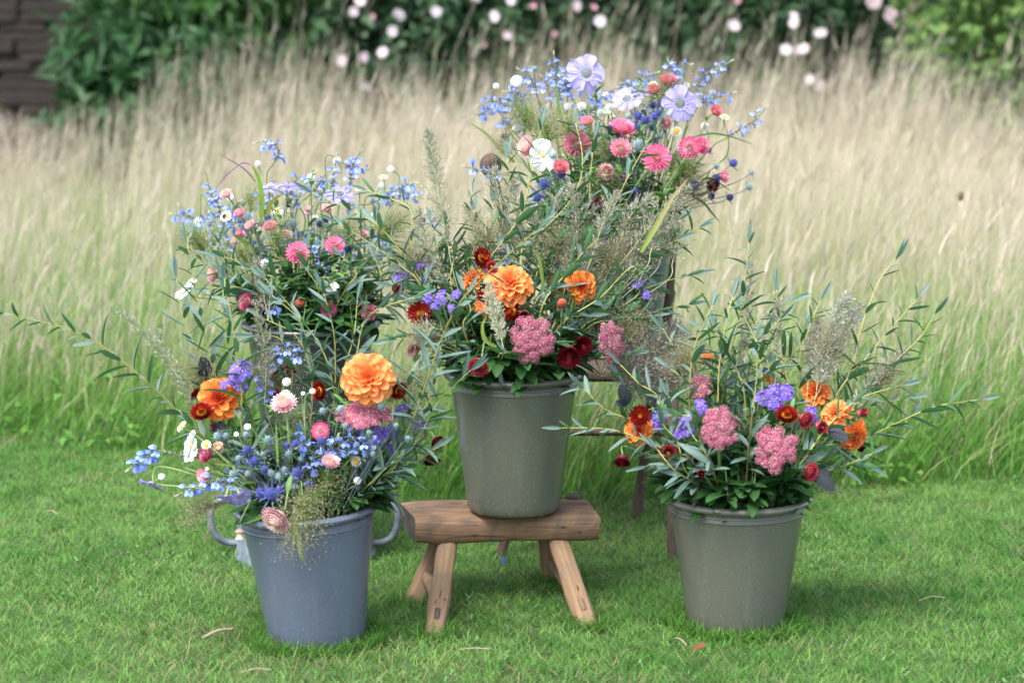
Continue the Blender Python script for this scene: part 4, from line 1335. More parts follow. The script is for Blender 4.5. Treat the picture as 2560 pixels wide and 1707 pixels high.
# --- willow
def willow(pot, pts, label, group, offs=(-.02, .02), Lf=(.046, .076), dens=1.0, stemc=None):
    """pts: (reg, x, y) from low to tip"""
    n_ = len(pts); wp = []
    for i, (reg, x, y) in enumerate(pts):
        o_ = offs[0] + (offs[1] - offs[0]) * i / max(1, n_ - 1)
        wp.append(P(*src(reg, x, y), pot.c.y + o_ + {'C': .04, 'E': .02, 'A': .02}.get(pot.key, 0)))
    while len(wp) > 2 and wp[0].z < pot.rim_z + .012 + max(0, math.hypot(wp[0].x - pot.c.x, wp[0].y - pot.c.y) - .7 * pot.rT) * .9: wp.pop(0)
    d = Vector((wp[0].x - pot.c.x, wp[0].y - pot.c.y, 0))
    if d.length > pot.rT * .72: d = d.normalized() * pot.rT * .72
    Bs = pot.c + d * .45 + Vector((0, 0, pot.H * .3))
    pre = [Bs]
    rm = pot.c + d * .9 + Vector((0, 0, pot.H))
    if wp[0].z > pot.rim_z + .04: pre.append(rm)
    path = catmull(pre + wp, 7)
    root = thing("willow_stem", Bs, label, "willow", group)
    if label.startswith("leafy willow"): SHARED.append((root, "willow stem ending next to the ", pot.key, *src(*pts[-1])))
    c0 = stemc if stemc is not None else (BROWN if R.random() < .5 else OLIVE * .8)
    add_stem(root, path, .0026, .0009, c0, OLIVE * 1.25)
    ln = [0.0]
    for i in range(len(path) - 1): ln.append(ln[-1] + (path[i + 1] - path[i]).length)
    s0 = next((ln[i] for i, p in enumerate(path) if p.z > pot.rim_z + .005), ln[-1] * .3)
    step = .0135 / dens
    s = s0; k = R.randrange(5)
    while s < ln[-1]:
        i = next(j for j in range(len(ln) - 1) if ln[j + 1] >= s)
        f = (s - ln[i]) / max(1e-6, ln[i + 1] - ln[i])
        p = path[i].lerp(path[i + 1], f); t_ = (path[i + 1] - path[i]).normalized()
        a = k * 2.4 + R.uniform(-.4, .4)
        rad = face_to(t_).to_3x3() @ Vector((math.cos(a), math.sin(a), 0))
        rad = (rad + Vector((0, R.uniform(-.2, .1), R.uniform(-.55, .15)))).normalized()
        sp_ = R.uniform(.55, 1.1)
        d_ = (rad * sp_ + t_ * R.uniform(.5, .9)).normalized()
        rem = (ln[-1] - s) / max(.02, ln[-1] - s0)
        L = R.uniform(*Lf) * R.choice((.6, .8, 1, 1, 1.1)) * (.65 + .45 * min(1, rem * 2.2))
        up = t_ * 1.0 - rad * .3 + Vector((0, 0, .25)) + Vector((R.uniform(-.5, .5), R.uniform(-.5, .5), 0))
        add_leaf(root, p, d_, up, L, 'willow%d' % R.randrange(3))
        s += step * R.uniform(.7, 1.4); k += 1
    for q in range(2):
        t_ = (path[-1] - path[-2]).normalized()
        add_leaf(root, path[-1], t_ + Vector((R.uniform(-.3, .3), R.uniform(-.3, .3), 0)), Vector((R.uniform(-1, 1), -1, .3)), R.uniform(.03, .05), 'willow%d' % q)
    return root

# --- feathery grass plume
def plume(pot, reg, pts, wpx, label, group, off=0.0, dens=1.0, tone=(.34, .33, .27), name="grass_plume"):
    Y = pot.c.y + off
    hp = [P(*src(reg, *q), Y + .03 * (i - 1)) for i, q in enumerate(pts)]
    path, Bs = stem_path(pot, hp[0], hp[1] - hp[0])
    sp = catmull(hp, 10)
    root = thing(name, Bs, label, "ornamental grass", group)
    add_stem(root, path + sp[1:], .0013, .0005, PALEGREEN * .7, np.array((.42, .38, .22)))
    wid = metres(wpx * REG[reg][2], Y) / 2
    ln = sum((sp[i + 1] - sp[i]).length for i in range(len(sp) - 1))
    nb = int(ln / .0008 * dens * (.55 if reg == '5' else .8))
    mb = MB(); tone = np.array(tone) * np.array((.76, .82, .76))
    for k in range(nb):
        u_ = (k + R.random()) / nb
        q = u_ * (len(sp) - 1); i = min(int(q), len(sp) - 2)
        p = sp[i].lerp(sp[i + 1], q - i) - root.location; t_ = (sp[i + 1] - sp[i]).normalized()
        a = R.random() * 6.28
        rad = face_to(t_).to_3x3() @ Vector((math.cos(a), math.sin(a), 0))
        env = (math.sin(math.pi * (u_ * .82 + .14)) ** .7)
        bl = wid * env * R.uniform(.7, 1.35)
        d_ = (rad * .8 + t_ * R.uniform(.55, 1.1)).normalized()
        e1 = p + d_ * bl * .6; e2 = p + d_ * bl + Vector((0, 0, -.12 * bl)) + t_ * bl * .15
        c_ = tone * R.uniform(.7, 1.2)
        s_ = d_.cross(Vector((0, 1, 0.2))).normalized() * .0005
        mb.add([p - s_, p + s_, e1 + s_, e1 - s_, e2], [(0, 1, 2, 3), (3, 2, 4)], c_ * np.array((.8, .9, .7)))
        for w in range(R.randint(4, 7)):
            f = R.uniform(.25, 1.05)
            b0 = p.lerp(e2, f) + Vector((R.uniform(-1, 1), R.uniform(-1, 1), R.uniform(-1, 1))) * bl * .10
            dd = (d_ + Vector((R.uniform(-.6, .6), R.uniform(-.6, .6), R.uniform(-.3, .6)))).normalized()
            l_ = R.uniform(.006, .011); ss = dd.cross(Vector((R.uniform(-1, 1), R.uniform(-1, 1), R.uniform(-1, 1)))).normalized() * R.uniform(.0007, .0013)
            mb.add([b0, b0 + dd * l_ * .45 + ss, b0 + dd * l_, b0 + dd * l_ * .45 - ss], [(0, 1, 2, 3)], tone * R.uniform(.75, 1.45) * np.array((1, R.uniform(.92, 1.02), R.uniform(.85, 1.05))))
    link("spikelets", mb.mesh("spikelets", M_wisp, False), root, kind="stuff")
    return root
# --- misty panic grass: a tuft of hair-fine branches tipped with seeds
def mist(pot, reg, x, y, rpx, label, group, ndir=(0, -.3, .6), off=-.05, n=220, green=True, spread=1.0, rl=1.0):
    H, Y = head_place(pot, reg, x, y, off)
    r = metres(rpx * REG[reg][2], Y)
    nd = Vector(ndir).normalized()
    path, Bs = stem_path(pot, H, nd)
    root = thing("panic_grass", Bs, label, "ornamental grass", group)
    add_stem(root, path, .0012, .0009, GREEN, GREEN * 1.2)
    o = H - root.location
    mb = MB(); seeds = MB()
    for k in range(n):
        d_ = (nd * R.uniform(.2, 1.0) + Vector((R.gauss(0, .6), R.gauss(0, .6), R.gauss(0, .6))) * spread).normalized()
        L = r * R.uniform(.45, 1.1) * rl
        p0 = o + nd * R.uniform(-.02, .02)
        p1 = p0 + d_ * L * .5; p2 = p0 + d_ * L + Vector((0, 0, -.15 * L))
        s_ = d_.cross(Vector((.2, 1, .3))).normalized() * .00030
        c_ = np.array((.17, .26, .06)) if green else np.array((.26, .26, .13))
        mb.add([p0 - s_, p0 + s_, p1 + s_ * .8, p1 - s_ * .8, p2], [(0, 1, 2, 3), (3, 2, 4)], np.vstack([c_] * 4 + [c_ * .6 + np.array((.15, .13, .08))]))
        for w in range(3):
            f = R.uniform(.5, 1); q = (p0.lerp(p2, f)) + Vector((R.gauss(0, 1), R.gauss(0, 1), R.gauss(0, 1))) * L * .07
            e = R.uniform(.0006, .0011)
            V, F, C = blob(e, np.array((.42, .36, .24)) * R.uniform(.6, 1.3), 4, 2, 1.6)
            seeds.add(np.array(V) + np.array(q), F, C)
    link("branches", mb.mesh("branches", M_wisp, False), root, kind="stuff")
    link("seeds", seeds.mesh("seeds", M_wisp, False), root, kind="stuff")
    return root
def ribbon(pot, reg, pts, wm, label, c=(.14, .27, .05), off=0.0, cat="grass leaf", c1=None):
    Y = pot.c.y + off
    sp = catmull([P(*src(reg, *q), Y) for q in pts], 6)
    Bs = sp[0]
    mb = MB(); V, C = [], []; m = len(sp); c = np.array(c); c1 = c if c1 is None else np.array(c1)
    for i, p in enumerate(sp):
        u_ = i / (m - 1); t_ = (sp[min(i + 1, m - 1)] - sp[max(0, i - 1)]).normalized()
        s_ = t_.cross(Vector((.25, 1, .1))).normalized() * wm / 2 * (min(1, .45 + u_ * 2) * (1 - u_) ** .55 + .02)
        q = p - Bs
        V += [q - s_ + Vector((0, -.0015, 0)), q, q + s_ + Vector((0, -.0015, 0))]; C += [c * (1 - u_) + c1 * u_] * 3
    F = []
    for i in range(m - 1):
        F += [(3 * i, 3 * i + 1, 3 * i + 4, 3 * i + 3), (3 * i + 1, 3 * i + 2, 3 * i + 5, 3 * i + 4)]
    mb.add(V, F, np.array(C))
    return link("grass_leaf", mb.mesh("grass_leaf", M_green), None, Matrix.Translation(Bs), label, cat, "broad grass leaves in the buckets")
# --- leafy filler stems in the bucket mouths
def filler(pot, n, label, group, zmax=.14, kind='broad', L=(.04, .075), rr=1.15, dens=13):
    for k in range(n):
        a = 2 * math.pi * (k + R.uniform(0, .8)) / n
        r_ = pot.rT * R.uniform(.25, rr)
        H = pot.c + Vector((math.cos(a) * r_, math.sin(a) * r_, pot.H + R.uniform(.03, zmax) * (1 - .45 * (r_ / pot.rT > .8))))
        path, Bs = stem_path(pot, H, Vector((math.cos(a) * .5, math.sin(a) * .5, 1)))
        root = thing("foliage_sprig", Bs, label, "foliage", group)
        add_stem(root, path, .002, .0012, GREEN * .6, GREEN * .9)
        m = len(path)
        for q in range(dens):
            i = min(m - 1, int(m * (.22 + .78 * q / dens)))
            if path[i].z < pot.rim_z - .035 : continue
            w = q * 2.4 + R.uniform(-.4, .4)
            add_leaf(root, path[i], Vector((math.cos(w), math.sin(w), R.uniform(-.1, .9))), (0, 0, 1), R.uniform(*L), kind)

def rim_sprigs(pot, n, label, group):
    for k in range(n):
        a = -math.pi / 2 + R.uniform(-1.9, 1.9)
        r_ = pot.rT * R.uniform(.55, .98)
        H = pot.c + Vector((math.cos(a) * r_, math.sin(a) * r_, pot.H + R.uniform(.012, .05)))
        path, Bs = stem_path(pot, H - Vector((0, 0, .0)), Vector((math.cos(a) * .6, math.sin(a) * .6, .8)))
        root = thing("foliage_sprig", Bs, label, "foliage", group)
        add_stem(root, path, .0018, .001, GREEN * .5, GREEN * .8)
        for q in range(8):
            w = q * 2.4 + R.uniform(-.4, .4)
            pz = H + Vector((0, 0, -.012 * (q // 3)))
            add_leaf(root, pz, Vector((math.cos(w) + .5 * math.cos(a), math.sin(w) + .5 * math.sin(a), R.uniform(-.35, .6))), (0, -.2, 1), R.uniform(.034, .066), 'broad')
# ================================================================== bouquet in the blue bucket
F_ = (0, -1, .35)
SFG = {k: "strawflowers in the %s" % v for k, v in dict(A="blue bucket", B="bucket on the zinc tub", C="stool bucket", D="chair bucket", E="lawn bucket").items()}
dahlia(pA, '2', 1830, 140, 395, (.05, -1, .42), "large pale orange double dahlia, biggest bloom above the blue bucket", 0, off=-.10)
dahlia(pA, '2', 730, 285, 330, (-.15, -1, .30), "orange dahlia with a red heart behind a willow stem in the blue bucket", 1, off=-.02, rows=5)
for a in ((600, 385, 165, (-.1, -.75, .9), "red strawflower with wide yellow-orange eye under the red-hearted dahlia", 'red', 1.0, -.05),
          (1470, 230, 150, (-.8, -.8, .1), "crimson strawflower showing its yellow eye sideways beside the large dahlia", 'red', 1.0, -.02),
          (2045, 220, 140, (.6, -.8, -.35), "dark crimson strawflower tucked against the large dahlia's edge", 'red', 1.0, -.06),
          (1225, 85, 150, (.3, -.3, .9), "dark wine strawflower among blue salvia behind the white buttons", 'wine', 1.0, .06),
          (555, 255, 110, (-.8, -.3, .6), "dull wine strawflower half hidden behind the red-hearted dahlia", 'wine', 1.0, .03),
          (1160, 270, 110, (0, -.8, .5), "crimson strawflower hidden behind the pale pink one", 'red', 1.0, .03),
          (690, 487, 70, (0, -.6, -.8), "small closed wine bud below the red-hearted dahlia", 'wine', 0.0, 0),
          (1700, 312, 105, (0, -.5, .6), "dark wine bud under the large dahlia", 'wine', 0.0, 0),
          (2290, 720, 150, (.2, -.5, -.9), "wine strawflower hanging upside down right beside the stool bucket", 'wine', 0.75, -.02),
          (2330, 600, 130, (.5, -.8, -.3), "wine strawflower above the hanging one beside the stool bucket", 'wine', 0.75, .0),
          (1205, 320, 185, (-.1, -.7, .9), "pale pink strawflower held upright on a thick green stem", 'pale', 1.0, -.12),
          (1475, 520, 130, (0, -1, .3), "bright pink strawflower beneath the wide sedum head", 'whitepink', 1.0, -.08),
          (1155, 1165, 240, (-.5, -.75, -.5), "pale pink and cream strawflower drooping over the blue bucket's rim", 'pale', 1.0, -.19),
          (1545, 755, 145, (.2, -.6, .8), "pale pink strawflower opening upward among blue salvia", 'pale', 0.75, -.13),
          (640, 690, 145, (-.7, -.7, .2), "magenta strawflower seen from the side below the white cosmos", 'magenta', 0.75, -.08),
          (620, 850, 130, (-.7, -.7, -.1), "pink strawflower behind the arching salvia spike", 'pink', 0.75, -.10),
          (725, 655, 95, (0, -.6, .7), "cream strawflower bud beside the yellow-centred everlasting", 'cream', 0.0, -.05),
          (880, 1275, 85, (0, -.3, -1), "withered cream bud dangling in front of the zinc tub", 'cream', 0.0, -.12)):
    strawflower(pA, '2', *a[:5], a[5], a[6], a[7], SFG['A'])
sedum(pA, '2', 1790, 425, 450, 300, (.05, -.62, 1), "broad flat pink sedum head under the large dahlia", -.08)
for x, y, d in ((890, 75, 190), (790, 180, 110), (890, 195, 110), (1730, 515, 110), (1900, 535, 170), (1990, 520, 120), (1975, 670, 140), (2060, 370, 120), (2210, 490, 120)):
    statice(pA, '2', x, y, d, "sprig of purple statice in the blue bucket's bouquet", "statice in the blue bucket", off=-.04)
SA = "blue salvia spike in the blue bucket's bouquet"; SGA = "salvia in the blue bucket"
salvia(pA, '2', [(480, 705), (300, 675), (170, 730), (60, 805)], "blue salvia spike arching out furthest over the lawn from the blue bucket", SGA, -.05, bare=.35)
salvia(pA, '2', [(840, 935), (700, 880), (560, 930), (425, 990)], "blue salvia spike bowing low above the blue bucket's rim", SGA, -.14)
salvia(pA, '2', [(1085, 420), (1070, 220), (1025, 60)], SA, SGA, .02, bare=.3)
salvia(pA, '1', [(1590, 640), (1600, 500), (1690, 410), (1815, 490)], "blue salvia spike with a nodding tip above the pale pink strawflower", SGA, .04, bare=.2)
for q in ([(1450, 760), (1370, 620), (1310, 640)], [(1360, 800), (1480, 740), (1660, 700)], [(1560, 720), (1640, 610), (1760, 570), (1850, 560)], [(1470, 700), (1560, 640), (1600, 560)], [(1700, 720), (1790, 620), (1880, 600)],
          [(1250, 560), (1340, 520), (1330, 470)]):
    salvia(pA, '2', q, SA, SGA, -.10)
AG = "white everlastings in the blue bucket"
for x, y, d, n in ((635, 625, 78, (-.2, -1, .5)), (455, 490, 95, (-.9, -.35, .7)), (1735, 745, 82, (.3, -1, .3)), (1218, 240, 70, (0, -.35, 1))):
    ammobium(pA, '2', x, y, d, n, 'daisy', "small white everlasting with open yellow centre in the blue bucket", AG, -.08)
for x, y, d in ((937, 490, 48), (1415, 228, 42), (1225, 160, 62), (1855, 635, 62), (1745, 885, 58), (305, 855, 48), (855, 545, 36), (1345, 245, 30), (490, 735, 34), (640, 800, 30)):
    ammobium(pA, '2', x, y, d, (R.uniform(-.6, .6), -.7, .6), 'ball', "tiny closed white everlasting button in the blue bucket", AG, -.09)
scabious(pA, '2', 235, 905, 190, (-.35, -.35, -.85), "violet scabious nodding on a hooked stem at the bouquet's outer edge", 1, -.06, cup=.15)
scabious(pA, '2', 780, 1000, 130, (-.3, -.5, -.8), "small violet scabious drooping beside the salvia above the blue rim", 1, -.16, cup=.3)
scabious(pA, '2', 885, 995, 165, (.35, -.75, -.55), "violet scabious drooping face down above the blue bucket's rim", 1, -.16, cup=.2)
white_flower(pA, '2', 530, 630, 235, (-.9, -.45, .25), "white cosmos turned sideways at the blue bucket's outer edge", -.06)
HA = "sea hollies in the blue bucket"
for x, y, d in ((985, 740, 66), (935, 660, 62), (1300, 822, 72), (1480, 595, 62), (1870, 600, 50), (1170, 955, 62), (1035, 970, 80), (1230, 625, 44), (1060, 800, 50), (1385, 905, 46), (1290, 610, 50)):
    holly(pA, '2', x, y, d, 'blue', "steel blue sea holly head in the blue bucket", HA, -.13)
holly(pA, '2', 1100, 980, 92, 'blue', "large blue sea holly with a star of long spiny bracts above the drooping pink strawflower", HA, -.17, 1.1)
for x, y, d in ((715, 555, 56), (1088, 582, 58), (1240, 690, 56), (1620, 358, 56), (1915, 332, 56), (2115, 575, 44), (830, 832, 52), (1115, 832, 52), (1165, 855, 52), (940, 830, 42), (1490, 370, 46), (780, 552, 40), (1660, 480, 46),
                (1330, 725, 40), (1210, 800, 42), (1280, 930, 40), (870, 720, 44), (1050, 690, 40), (925, 545, 40), (1830, 530, 40), (2030, 480, 38), (1860, 690, 40)):
    holly(pA, '2', x, y, d, 'grey', "small grey-green unripe sea holly head in the blue bucket", HA, -.11)
MG = "misty panic grass in the buckets"
mist(pA, '2', 1345, 1080, 330, "misty panic grass tuft spilling its seeds over the blue bucket's rim", MG, (.05, -.5, .1), -.17, 300)
mist(pA, '2', 1500, 900, 330, "fine panic grass haze between the sea holly and the willow bundle", MG, (.3, -.4, .5), -.10, 150)
mist(pA, '2', 720, 1060, 330, "pale panic grass haze drifting over the zinc tub's handle", MG, (-1, -.3, -.05), -.12, 190, False, .55)
mist(pA, '2', 1300, 480, 250, "faint panic grass haze behind the upright pale pink strawflower", MG, (.1, -.2, .9), -.03, 120)
mist(pA, '2', 1290, 1180, 330, "seed-tipped panic grass sprays hanging down the front of the blue bucket", MG, (.1, -.35, -.7), -.185, 90, False, .8)
ribbon(pA, '2', [(1250, 1150), (1290, 1270), (1330, 1420), (1360, 1490)], .012, "narrow green leaf hanging down the front of the blue bucket", (.10, .20, .04), -.185)
ribbon(pA, '2', [(1100, 1120), (1010, 1160), (920, 1195)], .012, "green leaf lying across the blue bucket's rim", (.08, .17, .035), -.16)
ribbon(pA, '2', [(1160, 760), (1150, 560), (1145, 420)], .006, "thick green stem blade under the upright pale pink strawflower", (.17, .28, .07), -.12)
ribbon(pA, '2', [(1000, 900), (700, 850), (520, 750)], .008, "narrow green blade reaching out beneath the white cosmos", (.14, .25, .05), -.09)
ribbon(pA, '2', [(1050, 800), (830, 770), (530, 740)], .007, "second narrow green blade under the magenta strawflower", (.16, .27, .06), -.08)
WA, WGA = "leafy willow stem in the blue bucket", "willow in the blue bucket"
willow(pA, [('2', 760, 720), ('d', 440, 975), ('d', 300, 845), ('d', 180, 765), ('d', 5, 718)], "long willow stem sweeping far out over the meadow edge from the blue bucket", WGA, (-.02, -.04), stemc=BROWN)
willow(pA, [('2', 900, 520), ('d', 555, 900), ('d', 535, 750), ('d', 515, 640)], "red-brown willow stem crossing in front of the red-hearted dahlia", WGA, (-.08, -.06), stemc=BROWN * .7)
willow(pA, [('2', 850, 560), ('d', 500, 880), ('d', 460, 720), ('d', 430, 560)], WA, WGA, (0, .05))
willow(pA, [('2', 800, 600), ('d', 470, 850), ('d', 425, 740), ('d', 405, 640)], WA, WGA, (.02, .06))
willow(pA, [('2', 1700, 500), ('1', 1980, 700), ('1', 1965, 330), ('1', 1900, 60)], WA, WGA, (0, .02))
willow(pA, [('2', 1600, 500), ('1', 1930, 500), ('1', 1800, 270), ('1', 1600, 90)], WA, WGA, (0, .02))
willow(pA, [('2', 1850, 1050), ('2', 2100, 560), ('4', 570, 870), ('4', 840, 510), ('4', 1340, 60)], "longest willow stem leaning from the blue bucket across the stool bouquet", WGA, (-.06, -.22), stemc=BROWN)
willow(pA, [('2', 1800, 1040), ('2', 2010, 800), ('2', 2200, 480), ('2', 2340, 60)], WA, WGA, (-.08, -.10))
willow(pA, [('2', 1860, 1060), ('2', 2150, 640), ('4', 480, 1540), ('4', 760, 1260)], WA, WGA, (-.08, -.12), stemc=OLIVE)
willow(pA, [('2', 1830, 1060), ('2', 2060, 640), ('4', 250, 1300), ('4', 390, 1020)], WA, WGA, (-.02, -.08))
willow(pA, [('2', 1880, 1080), ('2', 2060, 830), ('2', 2250, 700), ('2', 2340, 640)], WA, WGA, (-.1, -.1))
willow(pA, [('2', 1750, 1080), ('2', 1900, 850), ('2', 2060, 700)], WA, WGA, (-.12, -.12), dens=1.3)
willow(pA, [('2', 1780, 1000), ('2', 1850, 800), ('2', 2000, 560), ('d', 960, 930)], WA, WGA, (-.04, 0))
willow(pA, [('2', 1300, 600), ('d', 720, 880), ('d', 690, 740), ('d', 610, 640)], WA, WGA, (.04, .06))
for q in ([('2', 1400, 560), ('1', 1830, 560), ('1', 1740, 330), ('1', 1560, 230)], [('2', 1500, 600), ('1', 2010, 560), ('1', 2080, 330), ('1', 2100, 120)], [('2', 1000, 560), ('1', 1420, 600), ('1', 1330, 330), ('1', 1310, 60)], [('2', 1650, 560), ('1', 2100, 420), ('1', 2180, 200), ('3', 2200, 1400)],
          [('2', 1200, 500), ('1', 1720, 560), ('1', 1650, 350), ('1', 1480, 330)]):
    willow(pA, q, WA, WGA, (.0, .04))
plume(pA, '1', [(1150, 750), (1000, 500), (870, 330), (695, 180)], 90, "slender grey-green grass plume leaning out above the long willow stem", "grass plumes in the blue bucket", .03, .7, (.36, .38, .28))
plume(pA, '1', [(1130, 640), (960, 420), (930, 300)], 90, "short grey-green grass plume beside the slender leaning one", "grass plumes in the blue bucket", .06, .6, (.36, .38, .28))
plume(pA, '1', [(1560, 640), (1560, 420), (1500, 130)], 130, "upright brownish grass plume in front of the dark green bucket", "grass plumes in the blue bucket", .02, .7, (.36, .33, .27))
plume(pA, '2', [(2110, 380), (2180, 120), (2230, -60)], 130, "grass plume rising beside the large dahlia", "grass plumes in the blue bucket", .0, .7, (.36, .38, .28))
rim_sprigs(pA, 10, "short dark leafy sprig at the rim of the blue bucket", "rim foliage of the blue bucket")
filler(pA, 20, "dark leafy filler stem in the mouth of the blue bucket", "filler foliage in the blue bucket", .16, 'broad', (.03, .06))
filler(pA, 12, "fine leafy green stem among the sea holly in the blue bucket", "fine foliage in the blue bucket", .24, 'small', (.02, .04), .95, 16)

# ================================================================== bouquet on the zinc tub
S_ = "blue salvia spike in the bouquet on the zinc tub"; G_ = "salvia on the zinc tub"
salvia(pB, '3', [(960, 290), (1000, 200), (930, 120), (800, 125)], "tallest blue salvia spike of the bouquet on the zinc tub", G_, .10)
for q in ([(560, 910), (490, 660), (430, 560), (385, 375)], [(270, 800), (230, 740), (160, 650)], [(280, 760), (190, 730), (100, 720)], [(430, 850), (400, 740), (440, 690)], [(640, 800), (720, 760), (800, 790)],
          [(560, 830), (650, 790), (760, 740)], [(900, 1090), (830, 930), (700, 760)], [(1180, 560), (1220, 470), (1270, 420)], [(1250, 570), (1330, 480), (1380, 400)], [(1440, 520), (1460, 400), (1480, 230)],
          [(1600, 490), (1610, 330), (1690, 190)], [(1540, 300), (1640, 330), (1760, 355)], [(1880, 570), (2040, 540), (2230, 600)], [(1980, 520), (2060, 480), (2140, 460)], [(1400, 1110), (1350, 1020), (1320, 950)],
          [(1320, 1010), (1240, 940), (1120, 935)], [(1290, 980), (1270, 900), (1250, 850)], [(1330, 1230), (1330, 1170), (1420, 1160)], [(1610, 1160), (1660, 1110), (1800, 1050)], [(1820, 830), (1900, 810), (1920, 740)],
          [(2250, 830), (2290, 780), (2320, 740)], [(1020, 560), (1100, 480), (1180, 410)], [(880, 1020), (780, 1000), (740, 940)], [(340, 720), (330, 790), (380, 820)], [(1750, 640), (1860, 600), (1960, 600)]):
    salvia(pB, '3', q, S_, G_)
salvia(pB, '3', [(1010, 1400), (960, 1500), (930, 1570)], S_, G_, -.15)
scabious(pB, '3', 920, 500, 175, (-.2, -.3, .9), "lavender scabious seen edge-on behind the tall green leaf", 2, .05)
scabious(pB, '3', 1070, 495, 165, (.1, -.25, .95), "lavender scabious seen edge-on next to the blue salvia on the zinc tub", 2, .07)
scabious(pB, '3', 1510, 560, 220, (.1, -.6, .8), "lavender scabious behind the willow tip above the zinc tub bouquet", 2, .04)
AG = "white everlastings on the zinc tub"
for x, y, d, n in ((1025, 1130, 112, (0, -1, .35)), (985, 708, 98, (-.1, -.7, .8)), (1555, 1225, 92, (.1, -1, .1)), (1630, 725, 85, (.1, -.6, .8)), (555, 745, 105, (-.3, -.8, .7)), (1875, 415, 75, (0, -.3, 1)), (1665, 515, 55, (0, -.6, .8))):
    ammobium(pB, '3', x, y, d, n, 'daisy', "white everlasting with open yellow centre in the zinc tub bouquet", AG)
for x, y, d in ((880, 1140, 78), (585, 580, 66), (1300, 765, 68), (1935, 345, 52), (1150, 1310, 72), (1265, 415, 62), (1485, 275, 62), (1115, 705, 44), (320, 790, 72), (1860, 480, 46), (1800, 735, 62), (245, 950, 52), (820, 300, 46), (360, 850, 46), (1250, 1330, 40)):
    ammobium(pB, '3', x, y, d, (R.uniform(-.6, .6), -.6, .8), 'ball', "closed white everlasting button in the zinc tub bouquet", AG)
for a in ((1155, 1050, 190, (.0, -.8, .6), "hot pink strawflower at the middle of the zinc tub bouquet", 'hot', 1.0, -.12),
          (1465, 985, 155, (.1, -.8, .6), "bright pink strawflower beside the pale salvia tip on the zinc tub", 'hot', 1.0, -.08),
          (450, 1230, 150, (-.9, -.4, .1), "pale pink strawflower seen sideways at the edge of the zinc tub bouquet", 'pale', 1.0, -.05),
          (735, 1460, 165, (-.6, -.7, .3), "magenta strawflower hanging by the dark green bucket's rim", 'magenta', 0.75, -.14),
          (670, 720, 110, (-.3, -.5, .8), "pink strawflower among grey sea holly on the zinc tub", 'pink', 0.75, .02),
          (930, 830, 130, (0, -.6, .8), "loose pink strawflower behind the blue salvia on the zinc tub", 'pink', 1.0, .03),
          (680, 890, 75, (-.4, -.7, .5), "small pink strawflower bud behind a green blade", 'pink', 0.0, 0),
          (640, 950, 70, (-.5, -.7, .3), "pale pink strawflower bud low at the outer side of the zinc tub bouquet", 'pale', 0.0, 0),
          (1750, 1545, 130, (.1, -.8, .2), "dusky pink strawflower at the dark green bucket's rim", 'dusky', 1.0, -.15),
          (1410, 1520, 150, (.2, -.8, -.1), "dusky pink strawflower hanging over the dark green bucket", 'dusky', 0.75, -.16),
          (1240, 700, 70, (0, -.5, .9), "pale lilac pink bud among grey sea holly", 'pale', 0.0, .03)):
    strawflower(pB, '3', *a[:5], a[5], a[6], a[7], SFG['B'])
bud(pB, '3', 1170, 1470, 115, (.5, -.7, .2), "salmon orange bud above the dark green bucket", off=-.14)
white_flower(pB, '3', 225, 1355, 230, (-.75, -.4, .75), "white cosmos seen edge-on at the outer side of the zinc tub bouquet", -.04)
white_flower(pB, '3', 1425, 1330, 150, (.2, -.5, .8), "small white cosmos low in the zinc tub bouquet", -.12)
HB = "sea hollies on the zinc tub"
for x, y, d, c in ((545, 745, 52, 'dark'), (905, 755, 62, 'blue'), (1080, 640, 56, 'blue'), (1390, 765, 52, 'dark'), (1340, 800, 64, 'blue'), (1580, 1020, 72, 'dark'), (1320, 1180, 76, 'dark'), (1600, 1150, 62, 'dark'), (1060, 1380, 95, 'dark'), (2210, 770, 42, 'dark'), (1680, 780, 46, 'dark'), (1040, 830, 60, 'blue')):
    holly(pB, '3', x, y, d, c, "dark blue sea holly head in the zinc tub bouquet", HB)
for x, y, d in ((630, 670, 68), (690, 630, 58), (850, 795, 64), (1110, 800, 80), (1420, 835, 76), (960, 900, 56), (1040, 950, 56), (780, 850, 52), (1650, 1010, 50), (1180, 880, 50)):
    holly(pB, '3', x, y, d, 'grey', "grey-green sea holly head in the zinc tub bouquet", HB)
ribbon(pB, '3', [(850, 790), (855, 600), (830, 430), (770, 310)], .016, "broad bright green blade standing up from the zinc tub bouquet", (.16, .28, .035), .0)
ribbon(pB, '3', [(760, 310), (690, 300), (560, 400), (460, 520)], .005, "thin purple curved tip of the broad blade", (.30, .16, .27), .0)
ribbon(pB, '3', [(800, 450), (700, 340), (480, 210)], .006, "thin purplish blade pointing up from the zinc tub bouquet", (.22, .2, .10), .03, c1=(.32, .18, .25))
ribbon(pB, '3', [(885, 740), (930, 640), (1000, 560)], .014, "olive brown blade beside the broad green one", (.16, .17, .03), .0)
ribbon(pB, '3', [(760, 990), (680, 940), (610, 890)], .014, "short green blade among pink buds on the zinc tub", (.14, .26, .04), -.06)
ribbon(pB, '3', [(700, 700), (650, 640), (610, 510)], .004, "fine brown grass tip on the zinc tub bouquet", (.16, .12, .08), .02)
mist(pB, '3', 760, 640, 210, "green panic grass haze on the zinc tub bouquet's outer side", MG, (0, -.2, 1), .0, 160)
mist(pB, '3', 1580, 900, 260, "green panic grass haze in the middle of the zinc tub bouquet", MG, (0, -.3, 1), .0, 160)
mist(pB, '3', 700, 1080, 260, "soft green panic grass haze low in the zinc tub bouquet", MG, (-.3, -.4, .7), -.06, 160)
mist(pB, '3', 980, 960, 260, "soft green panic grass haze around the grey sea holly", MG, (0, -.4, .8), -.02, 160)
WB, WGB = "leafy willow stem in front of the zinc tub bouquet", "willow in the zinc tub bouquet"
